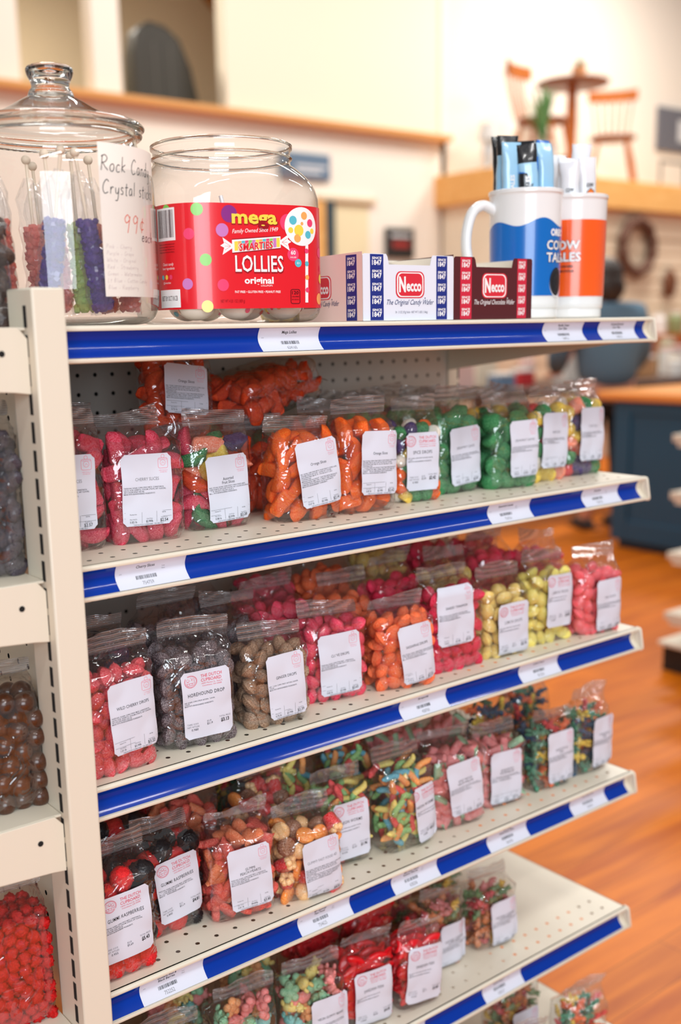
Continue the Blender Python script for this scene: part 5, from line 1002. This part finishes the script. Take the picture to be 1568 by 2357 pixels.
# ------------------------------------------------------------------ the shop beyond (walls, ledge, counter, furniture)
def W(z): return FL+z
YW, YB, XC_ = 6.08, 5.34, 5.99
struct('wall_back', MB().box(-4, XC_+.15, YW, YW+.15, 0, W(1.62)), wall_m, smooth=False)
struct('wall_loft_front', MB().box(3.80, XC_+.10, YW+.02, YW+.14, W(1.62), 5.2), wall_b, smooth=False)
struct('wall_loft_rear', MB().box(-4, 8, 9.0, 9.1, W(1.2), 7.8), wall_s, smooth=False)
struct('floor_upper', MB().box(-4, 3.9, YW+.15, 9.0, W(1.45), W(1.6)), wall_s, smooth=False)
cw = MB(); cw.add([(2.0, 6.25, 7.62), (6.3, 6.25, 3.97), (6.3, 9.0, 3.97), (2.0, 9.0, 7.62)], [(0, 1, 2, 3)]); cw.add([(2.0, 6.25, 7.68), (6.3, 6.25, 4.03), (6.3, 9.0, 4.03), (2.0, 9.0, 7.68)], [(3, 2, 1, 0)])
ceil_m = wood_mat('ceiling_boards', (176, 116, 58), (142, 84, 34), (1, 12, 12), .5)
struct('ceiling_loft', cw, ceil_m, smooth=False)
struct('trim_1', MB().box(-4, 6.13, YW-.10, YW+.06, W(1.615), W(1.665)), mat('ledge_wood', (222, 160, 92), .45), bevel=.006)
struct('wall_left_post', MB().box(1.2, 2.13, YW+.02, YW+.16, W(1.62), 5.6), wall_m, smooth=False)
struct('wall_post', MB().box(2.68, 2.90, YW+.02, YW+.16, W(1.62), 5.6), wall_m, smooth=False)
struct('wall_right', MB().box(XC_+.10, 14, 6.6, 6.75, 0, 5.8), wall_m, smooth=False)
struct('wall_corner', MB().box(XC_+.08, XC_+.16, YW, 6.6, 0, 5.2), wall_m, smooth=False)
# dark case standing in the loft
t = thing('instrument_case', 'tall dark rounded case standing upright on the loft ledge', 'case', (3.46, 6.45, W(1.6)))
out = [(-.32, 0), (.30, 0), (.20, .40), (.10, .60), (-.02, .68), (-.16, .70), (-.27, .62), (-.31, .45)]
m = MB(); m.prism(out, -.09, .09); obj('body', m, mat('charcoal_case', (52, 48, 40), .5), t, bevel=.03); m = MB()
for q in (-.12, .02): m.add([(q-.004, -.093, .05), (q+.004, -.093, .05), (q-.01, -.093, .55), (q-.018, -.093, .55)], [(0, 1, 2, 3)])
obj('ribs', m, mat('case_rib', (96, 92, 84), .4), t, smooth=False)
# signs on the white wall
def board(name, x0, x1, y, z0, z1, m, lab, cat, fn=None, mats=(), th=.03):
    t = thing(name, lab, cat, (x0, y, W(z0))); w_, h_ = x1-x0, z1-z0
    obj('panel', MB().box(0, w_, -th, 0, 0, h_), m, t, bevel=.004)
    if fn:
        mb = MB(); fn(mb, w_, h_); mb.map(lambda u, v, q: (u, -th-.002-q*4, v)); obj('print', mb, list(mats), t, smooth=False)
    return t
pwt = mat('sign_white', (228, 230, 232), .6)
board('wall_sign', 4.26, 4.77, YW-.002, 1.205, 1.405, mat('slate_blue_sign', (98, 122, 146), .6), 'slate blue sign on the white wall below the ledge', 'sign', lambda m, a, b: (poly2(m, [(a*.30, b*.42), (a*.92, b*.42), (a*.92, b*.52), (a*.30, b*.52)]), poly2(m, [(a*.30, b*.22), (a*.80, b*.22), (a*.80, b*.32), (a*.30, b*.32)])), [pwt])
board('poster', 5.39, 5.715, YW-.002, .60, .855, mat('black_poster', (36, 34, 34), .5), 'small black poster with red and white lines on the back wall', 'poster', lambda m, a, b: (poly2(m, [(a*.15, b*.70), (a*.85, b*.70), (a*.85, b*.80), (a*.15, b*.80)]), poly2(m, [(a*.2, b*.35), (a*.8, b*.35), (a*.8, b*.55), (a*.2, b*.55)], 1)), [pwt, mat('poster_red', (170, 48, 44), .6)])
# doorway glimpsed between the tub and the boxes
t = MB(); t.box(4.62, 5.26, YW-.012, YW+.0, .0, W(1.075)); struct('trim_6', t, wall_m, smooth=False)['kind'] = 'structure'
d = struct('door_1', MB().box(4.80, 5.19, YW-.02, YW-.014, 0, W(1.04)), mat('door_cream', (236, 222, 182), .7), smooth=False)
d2 = struct('trim_2', MB().box(4.70, 4.80, YW-.05, YW-.014, 0, W(1.055)), mat('dark_door_trim', (40, 62, 72), .6), bevel=.004)
d3 = struct('trim_3', MB().box(4.62, 4.70, YW-.045, YW-.014, 0, W(1.05)), lightwood, bevel=.004)
struct('trim_4', MB().box(4.62, 5.26, YW-.055, YW-.012, W(1.045), W(1.085)), mat('beige_casing', (226, 208, 174), .6), bevel=.004)
# high wooden deck above the slatted wall
b = MB(); b.box(XC_, 13, YB, YB+1.25, W(1.055), W(1.32)); struct('trim_5', b, lightwood, bevel=.01)
slat = mat('slatwall_cream', (232, 212, 184), .7)
b = MB(); b.box(XC_+.12, 13, YB+.10, YB+.16, 0, W(1.055))
for k in range(16): b.box(XC_+.12, 13, YB+.085, YB+.10, W(1.05)-k*.13-.112, W(1.05)-k*.13)
struct('wall_slatted', b, slat, smooth=False); struct('wall_side', MB().box(XC_+.10, XC_+.16, YB+.1, YW, 0, W(1.055)), wall_b, smooth=False)
# chairs and table displayed on the deck
def chair(x, y, rz, lab, s=1.0, ry=0):
    t = thing('wooden_chair', lab, 'chair', (x, y, W(1.32)+.001), rz, 'wooden chairs on the high deck'); t.scale = (s, s, s)
    m = MB(); m.lathe(curve_prof([(.02, .405), (.17, .402), (.205, .415), (.205, .430), (.19, .437), (.10, .428), (.02, .425)], 3), 28, shape=lambda a: (math.cos(a), .95*math.sin(a))); obj('seat', m, mat('dark_seat_wood', (118, 62, 34), .4), t)
    for sx, sy in ((-1, -1), (1, -1), (-1, 1), (1, 1)): obj('leg', MB().tube([(sx*.205, sy*.19, 0), (sx*.17, sy*.16, .18), (sx*.12, sy*.12, .41)], lambda q: .013+.007*math.sin(q*3.1), 8), midwood, t)
    for q in (-1, 1): obj('stretcher', MB().tube([(q*.175, -.165, .17), (q*.175, .165, .17)], .009, 8), midwood, t)
    for k in range(6):
        a = -1+2*k/5; obj('spindle', MB().tube([(a*.13, .165, .43), (a*.155, .215, .62), (a*.18, .245, .80)], .0065, 6), midwood, t)
    m = MB(); m.grid(12, 4, lambda a, c: ((a-.5)*.44, .262-.05*(2*a-1)**2+.0-.0, .775+c*.095)); m.grid(12, 4, lambda a, c: ((.5-a)*.44, .240-.05*(2*a-1)**2, .775+c*.095))
    m.grid(12, 1, lambda a, c: ((a-.5)*.44, .240-.05*(2*a-1)**2+c*.022, .775)); m.grid(12, 1, lambda a, c: ((a-.5)*.44, .262-.05*(2*a-1)**2-c*.022, .870)); obj('top_rail', m, midwood, t)
    return t
chair(7.02, 5.72, math.radians(18), 'wooden spindle back chair left of the small round table', 1.20)
chair(8.16, 5.80, math.radians(-50), 'wooden spindle back chair right of the small round table', 1.10)
t = thing('pedestal_table', 'small round wooden pedestal table on the high deck between two chairs', 'table', (7.60, 5.86, W(1.321)))
m = MB(); m.lathe([(.02, .895), (.32, .898), (.345, .910), (.345, .930), (.33, .937), (.02, .937)], 40); obj('tabletop', m, mat('dark_seat_wood', (0, 0, 0)), t)
obj('column', MB().lathe([(.07, 0), (.055, .05), (.045, .3), (.055, .6), (.045, .897)], 20), midwood, t)
for k in range(3):
    a = k*2.09+.4; obj('foot', MB().tube([(0, 0, .10), (.2*math.cos(a), .2*math.sin(a), .08), (.36*math.cos(a), .36*math.sin(a), .015)], .022, 8), midwood, t)
leafm = mat('leaf_green', (96, 142, 84), .5); potm = mat('terracotta_pot', (206, 148, 100), .7)
def plant(x, y, z, s, lab, n=14, h=1, pot=potm):
    t = thing('potted_plant', lab, 'plant', (x, y, z)); obj('pot', MB().lathe([(.035*s, 0), (.05*s, .01*s), (.062*s, .10*s), (.066*s, .11*s), (.055*s, .11*s), (.04*s, .06*s)], 20), pot, t)
    m = MB(); rr = random.Random(int(x*10))
    for k in range(n):
        a = rr.uniform(0, 6.28); l = s*h*rr.uniform(.10, .17); sp = rr.uniform(.3, .9)*s*.09; c_, s_ = math.cos(a), math.sin(a)
        P = [(c_*sp*q*q, s_*sp*q*q, .09*s+l*q) for q in (0, .3, .6, .85, 1)]; wd = [.006, .014, .014, .008, .001]; vs = []
        for p, w_ in zip(P, wd): vs += [(p[0]-s_*w_*s, p[1]+c_*w_*s, p[2]), (p[0], p[1], p[2]-.004*s), (p[0]+s_*w_*s, p[1]-c_*w_*s, p[2])]
        m.add(vs, [(3*j+q, 3*j+q+1, 3*j+q+4, 3*j+q+3) for j in range(4) for q in (0, 1)])
    obj('leaves', m, leafm, t); return t
plant(7.62, 5.80, W(1.321)+.9385, 1.15, 'small plant in a terracotta pot on the pedestal table', 12, .55)
plant(6.72, 5.46, W(1.3205), 2.2, 'green leafy potted plant on the deck in front of the left chair', 22, 1.5, mat('white_pot', (232, 230, 224), .5))
t = thing('rattan_stool', 'pale round topped basket behind the left chair on the deck', 'basket', (7.60, 6.36, W(1.3205))); obj('body', MB().lathe([(.16, 0), (.20, .10), (.21, .35), (.18, .55), (.10, .66), (.01, .69)], 24), mat('pale_rattan', (222, 206, 190), .8, bump=.5, bscale=60), t)
t = thing('table_lamp', 'pale grey table lamp at the left end of the deck', 'lamp', (6.20, 5.62, W(1.3205))); obj('base', MB().lathe([(.07, 0), (.075, .02), (.03, .04), (.045, .12), (.05, .20), (.015, .27)], 20), mat('lamp_grey', (196, 200, 204), .4), t); obj('lamp_shade', MB().lathe([(.09, .26), (.065, .40)], 24, cap=False), mat('lamp_shade_cloth', (214, 212, 208), .8), t)
board('picture_frame', 9.98, 11.1, 6.598, 1.93, 2.40, mat('charcoal_picture', (112, 112, 120), .5), 'dark grey framed picture on the right wall above the deck', 'picture', lambda m, a, b: poly2(m, [(a*.35, b*.25), (a*.5, b*.25), (a*.5, b*.75), (a*.35, b*.75)]), [pwt])
t = thing('metal_stand', 'small grey metal stand on the deck at the right', 'stand', (8.86, 5.72, W(1.3205)))
gm = mat('grey_metal', (122, 118, 112), .4, metal=.3)
for q in (0, .42): obj('leg', MB().tube([(q, 0, 0), (q, 0, .30)], .014, 8), gm, t)
obj('crossbar', MB().tube([(-.01, 0, .30), (.43, 0, .30)], .016, 8), gm, t)

# blue counter with a wooden top, seen from its end
teal = mat('teal_blue_paint', (22, 76, 104), .45)
t = thing('shop_counter', 'deep blue panelled shop counter with a light wooden top', 'counter', (4.10, 1.0, 0))
obj('cabinet', MB().box(0, .75, 0, 1.60, .05, .865), teal, t, bevel=.01); obj('plinth', MB().box(.03, .72, .03, 1.57, 0, .05), mat('dark_blue_paint', (14, 48, 66), .5), t)
m = MB(); m.box(-.012, 0, 1.49, 1.60, .05, .865); m.box(-.012, 0, 0, .10, .05, .865); m.box(-.012, 0, .1, 1.49, .79, .865); m.box(-.012, 0, .1, 1.49, .05, .17); obj('panel_frame', m, teal, t, bevel=.004)
obj('countertop', MB().box(-.05, .80, -.05, 1.70, .866, .918), mat('oak_countertop', (232, 150, 72), .35), t, bevel=.012)
# neighbouring cream gondola at the right edge
t0 = None
gl = ['top', 'second', 'third', 'fourth']
for k, z in enumerate((-.395, -.605, -.830, -1.060)):
    t = thing('gondola_shelf', 'cream end of a far right shelf at the frame edge, %s of four' % gl[k], 'shelf', (2.27, .975, W(z)), 0, None)
    obj('deck', MB().box(0, .9, -.40, 0, -.006, .0), cream, t, bevel=.003); obj('front_lip', MB().box(-.004, .004, -.40, .0, -.028, .002), cream, t, bevel=.004)
    obj('bracket', MB().box(.0, .005, -.38, -.02, -.045, -.006), cream, t, bevel=.001)
t = thing('display_gondola', 'base deck of the cream unit at the far right frame edge', 'shelf frame', (2.27, .50, 0)); obj('base_deck', MB().box(0, .9, 0, .50, .105, .125), cream, t, bevel=.006); obj('kick_plate', MB().box(.04, .9, .04, .5, 0, .104), mat('black_kickplate', (30, 26, 24), .6), t)


# merchandise on the tables in the background (all blurred in the photograph)
def M2(n, c, r=.6): return mat(n, c, r)
tb = thing('display_table', 'dark topped display table behind the mugs with small gifts on it', 'table', (4.95, 3.75, 0))
obj('tabletop', MB().box(-1.15, 2.6, -.35, .55, .84, .89), M2('dark_walnut', (70, 44, 34), .4), tb, bevel=.006)
for x in (-1.08, 2.53):
    for y in (-.28, .48): obj('leg', MB().box(x-.03, x+.03, y-.03, y+.03, 0, .84), M2('dark_walnut', (0, 0, 0)), tb)
ZT_ = .891
def lathe_thing(name, prof, m, lab, cat, x, y, z, extra=None, grp=None):
    t = thing(name, lab, cat, (x, y, z), 0, grp); obj('body', MB().lathe(prof, 20), m, t)
    if extra: obj(extra[0], MB().lathe(extra[1], 18), extra[2], t)
    return t
def box_thing(name, w_, d_, h_, m, lab, cat, x, y, z, m2=None, rz=0, grp=None):
    t = thing(name, lab, cat, (x, y, z), rz, grp); obj('carton', MB().box(-w_/2, w_/2, -d_/2, d_/2, 0, h_), m, t, bevel=.004)
    mb = MB(); mb.box(-w_/2-.002, w_/2+.002, -d_/2-.002, d_/2+.002, h_*.86, h_+.004); obj('lid', mb, m2 or m, t, bevel=.003); return t
jarp = lambda r, h: [(r*.9, 0), (r, h*.05), (r, h*.75), (r*.75, h*.85), (r*.75, h*.9)]
lidp = lambda r, h: [(r*.8, h*.88), (r*.82, h*.89), (r*.82, h), (r*.78, h*1.01)]
cols = [('pale_pink', (236, 196, 186)), ('cream_card', (242, 226, 200)), ('soft_white', (240, 238, 232)), ('sage', (148, 164, 116)), ('coral_red', (208, 48, 52)), ('kraft', (206, 152, 104)), ('dusty_blue', (112, 140, 168)), ('brown_glass', (110, 64, 36))]
cmn = {n: M2(n, c) for n, c in cols}
it = [('gift_box', -.95, .05, .22, .12, .18, 'pale_pink', 'pale pink gift box at the left of the display table'), ('gift_box', -.62, .15, .20, .12, .26, 'cream_card', 'cream gift box behind the second shelf bags'), ('gift_box', -.34, .02, .14, .10, .11, 'coral_red', 'small coral red box on the display table'), ('gift_box', -.70, -.12, .16, .10, .10, 'dusty_blue', 'small dusty blue box at the front of the display table'),
      ('gift_box', .30, .12, .26, .14, .30, 'soft_white', 'tall white gift box near the person'), ('gift_box', 1.05, .05, .20, .12, .16, 'kraft', 'kraft brown box right of the person'), ('gift_box', 1.55, .10, .24, .12, .22, 'soft_white', 'white box at the right of the display table'), ('gift_box', 2.1, .05, .22, .12, .18, 'cream_card', 'cream box at the far right of the display table')]
for n, x, y, w_, d_, h_, c, lb in it: box_thing(n, w_, d_, h_, cmn[c], lb, 'box', 4.95+x, 3.75+y, ZT_, cmn['soft_white' if c != 'soft_white' else 'pale_pink'])
jr = [(-1.02, .35, .06, .18, 'sage', 'sage green'), (-.42, .36, .055, .22, 'brown_glass', 'brown'), (.02, .30, .06, .20, 'pale_pink', 'pale pink'), (.62, .32, .07, .26, 'sage', 'tall sage'), (.84, .02, .06, .17, 'cream_card', 'cream'), (1.28, .34, .06, .30, 'brown_glass', 'tall brown'), (1.30, -.08, .06, .15, 'soft_white', 'white'), (1.82, .36, .07, .28, 'sage', 'large sage'), (1.84, -.10, .055, .14, 'coral_red', 'coral')]
for x, y, r, h_, c, w_ in jr: lathe_thing('gift_jar', jarp(r, h_), cmn[c], '%s jar with a pale lid on the display table' % w_, 'jar', 4.95+x, 3.75+y, ZT_, ('lid', lidp(r, h_), cmn['cream_card']), 'jars on the display table')
# goods hanging on and standing before the slatted wall
def wreath(x, z, r, m, lab):
    t = thing('wreath', lab, 'wreath', (x, YB+.03, W(z))); P = [(r*math.cos(a/24*6.2832), 0, r*math.sin(a/24*6.2832)) for a in range(25)]
    m_ = MB().tube(P, lambda q: .05+.012*math.sin(q*60), 9); obj('ring', m_, m, t)
    return t
wreath(8.05, .72, .24, M2('dark_twig', (96, 62, 46), .8), 'round dark twig wreath hanging on the slatted wall')
wreath(6.55, .60, .20, M2('berry_brown', (120, 70, 62), .8), 'brown berry wreath hanging left of the mugs')
hb = [(6.30, .20, 'pale_pink', 'pale pink hanging bag left of the blue mug'), (6.80, .35, 'kraft', 'kraft hanging bag behind the mug handle'), (7.35, .42, 'cream_card', 'cream hanging pouch on the slatted wall'), (8.62, .50, 'brown_glass', 'dark brown pouch hanging right of the twig wreath'), (9.75, .05, 'kraft', 'kraft hanging pouch low on the slatted wall'), (6.55, .02, 'pale_pink', 'pale pink pouch low on the slatted wall'), (9.05, .75, 'brown_glass', 'dark brown pouch at the far right of the slatted wall'), (9.1, .25, 'cream_card', 'cream pouch at the far right of the slatted wall')]
for x, z, c, lb in hb:
    t = thing('hanging_pouch', lb, 'pouch', (x, YB+.04, W(z))); m = MB(); m.ell((0, 0, -.12), (.11, .035, .14), n=16, k=10); obj('pouch', m, cmn[c], t); obj('hanger', MB().tube([(-.03, 0, 0), (0, .03, .05), (.03, 0, 0)], .005, 6), gm, t)
t = thing('display_shelf', 'wooden ledge with goods on the slatted wall behind the person', 'shelf', (7.0, YB-.16, W(-.15))); obj('board', MB().box(0, 2.6, 0, .24, 0, .03), midwood, t, bevel=.004); obj('support', MB().box(.1, .13, .05, .24, -.12, 0), gm, t); obj('support', MB().box(2.45, 2.48, .05, .24, -.12, 0), gm, t)
for k, (x, c, h_) in enumerate([(7.15, 'cream_card', .20), (7.42, 'kraft', .26), (7.72, 'pale_pink', .18), (8.02, 'kraft', .24), (8.32, 'soft_white', .20), (8.62, 'sage', .22), (8.95, 'cream_card', .26), (9.3, 'brown_glass', .2)]):
    lb = ['cream candle jar', 'kraft candle jar', 'pale pink candle jar', 'second kraft candle jar', 'white candle jar', 'sage candle jar', 'tall cream candle jar', 'brown candle jar'][k]
    lathe_thing('candle_jar', jarp(.075, h_), cmn[c], lb+' on the wooden wall ledge', 'candle', x, YB-.05, W(-.119), ('lid', lidp(.075, h_), cmn['soft_white']), 'candle jars on the wall ledge')

# ------------------------------------------------------------------ the shopper, seen from behind
def skin(name, pts, edges, m, parent, sub=2):
    me = bpy.data.meshes.new(name); me.from_pydata([p[0] for p in pts], edges, []); me.materials.append(m); o = link(name, me, parent)
    md = o.modifiers.new('skin', 'SKIN'); md.use_smooth_shade = True
    lay = me.skin_vertices[0] if me.skin_vertices else None
    if lay is None:
        bm_ = __import__('bmesh').new(); bm_.from_mesh(me); bm_.verts.layers.skin.verify(); bm_.to_mesh(me); bm_.free(); lay = me.skin_vertices[0]
    for i, p in enumerate(pts): r = p[1]; lay.data[i].radius = r if isinstance(r, tuple) else (r, r)
    lay.data[0].use_root = True
    s = o.modifiers.new('sub', 'SUBSURF'); s.levels = sub; s.render_levels = sub; return o
skinm = mat('skin', (222, 160, 132), .5, sss=.2); hairm = mat('dark_brown_hair', (44, 32, 26), .55, bump=.6, bscale=200); jacket = mat('washed_denim', (84, 112, 132), .85, bump=.3, bscale=300); trous = mat('charcoal_trousers', (48, 54, 62), .85); shoe = mat('dark_shoe', (50, 34, 30), .6)
p = thing('person', 'person in a blue denim jacket and dark cropped trousers, standing with their back turned', 'person', (4.56, 3.02, 0), math.radians(-26)); p.scale = (1.14, 1.05, 1.03)
# pose: facing +y (away), head slightly bowed, right arm reaching forward over the table
body = [((0, 0, .90), (.135, .10)), ((0, .0, 1.08), (.13, .095)), ((0, .02, 1.27), (.155, .105)), ((0, .04, 1.36), (.10, .075)), ((0, .06, 1.42), .050), ((0, .085, 1.50), (.075, .088)), ((0, .095, 1.575), (.068, .080)),
        ((.175, .03, 1.31), .052), ((.225, .04, 1.08), .042), ((.21, .20, .95), .032), ((.20, .235, .93), (.030, .018)), ((-.175, .03, 1.31), .052), ((-.225, .06, 1.08), .042), ((-.20, .24, .97), .032), ((-.19, .275, .96), (.030, .018)),
        ((.09, 0, .80), .082), ((.095, .01, .48), .055), ((.10, -.01, .28), .048), ((.10, -.015, .08), .032), ((.10, .07, .035), (.036, .028)), ((.10, .14, .025), (.030, .018)),
        ((-.09, 0, .80), .082), ((-.095, .01, .48), .055), ((-.10, -.01, .28), .048), ((-.10, -.015, .08), .032), ((-.10, .07, .035), (.036, .028)), ((-.10, .14, .025), (.030, .018))]
ed = [(0, 1), (1, 2), (2, 3), (3, 4), (4, 5), (5, 6), (2, 7), (7, 8), (8, 9), (9, 10), (2, 11), (11, 12), (12, 13), (13, 14), (0, 15), (15, 16), (16, 17), (17, 18), (18, 19), (19, 20), (0, 21), (21, 22), (22, 23), (23, 24), (24, 25), (25, 26)]
for b0, sx in ((10, 1), (14, -1)):                  # five fingers and a thumb-side branch per hand
    hx, hy, hz = body[b0][0]
    for f in range(4):
        k = len(body); L_ = [.030, .036, .034, .026][f]; ox = (f-1.5)*.017
        body += [((hx+ox, hy+.040, hz-.004), .0088), ((hx+ox*1.1, hy+.040+L_, hz-.014), .0080), ((hx+ox*1.1, hy+.040+L_*1.6, hz-.032), .0068)]; ed += [(b0, k), (k, k+1), (k+1, k+2)]
    k = len(body); body += [((hx-sx*.034, hy+.012, hz-.010), .0095), ((hx-sx*.046, hy+.036, hz-.020), .0080)]; ed += [(b0, k), (k, k+1)]
skin('body', body, ed, skinm, p)
jk = [((0, -.005, .86), (.185, .145)), ((0, 0, 1.00), (.180, .138)), ((0, .01, 1.20), (.205, .150)), ((0, .035, 1.355), (.110, .090)), ((.185, .03, 1.325), .074), ((.238, .045, 1.08), .060), ((.218, .185, .965), .048), ((-.185, .03, 1.325), .074), ((-.262, .075, 1.08), .072), ((-.212, .225, .98), .052), ((0, .05, 1.405), (.068, .062))]
skin('denim_jacket', jk, [(0, 1), (1, 2), (2, 3), (2, 4), (4, 5), (5, 6), (2, 7), (7, 8), (8, 9), (3, 10)], jacket, p)
skin('trousers', [((0, 0, .90), (.155, .115)), ((.092, 0, .78), .100), ((.098, .01, .48), .072), ((.10, -.01, .20), .062), ((-.092, 0, .78), .100), ((-.098, .01, .48), .072), ((-.10, -.01, .20), .062)], [(0, 1), (1, 2), (2, 3), (0, 4), (4, 5), (5, 6)], trous, p)
m = MB(); m.ell((0, .062, 1.545), (.094, .104, .110), n=24, k=16); m.ell((0, .005, 1.475), (.088, .062, .095), n=18, k=12); noisy_c = Vector((0, .06, 1.54)); obj('hair', m.map(lambda x, y, z: Vector((x, y, z))+(Vector((x, y, z))-noisy_c)*.06*noise.noise(Vector((x*60, y*60, z*14)))), hairm, p)
fc = MB(); 
for q in (-1, 1): fc.ell((q*.028, .168, 1.548), (.011, .008, .007), n=10, k=6, m=0); fc.ell((q*.028, .1745, 1.548), (.005, .003, .005), n=8, k=5, m=1); fc.ell((q*.077, .085, 1.535), (.010, .018, .028), n=10, k=7, m=2)
fc.ell((0, .182, 1.520), (.011, .018, .018), n=10, k=7, m=2); fc.ell((0, .170, 1.488), (.022, .008, .006), n=12, k=6, m=3); obj('face_features', fc, [mat('eye_white', (232, 228, 222), .3), mat('iris_brown', (60, 38, 24), .3), skinm, mat('lips', (190, 96, 88), .5)], p)
for q in (-1, 1):
    m = MB(); m.ell((q*.10, .045, .035), (.048, .125, .036), n=18, k=10); m.box(q*.10-.046, q*.10+.046, -.075, .165, 0, .012); obj('shoe', m, shoe, p)
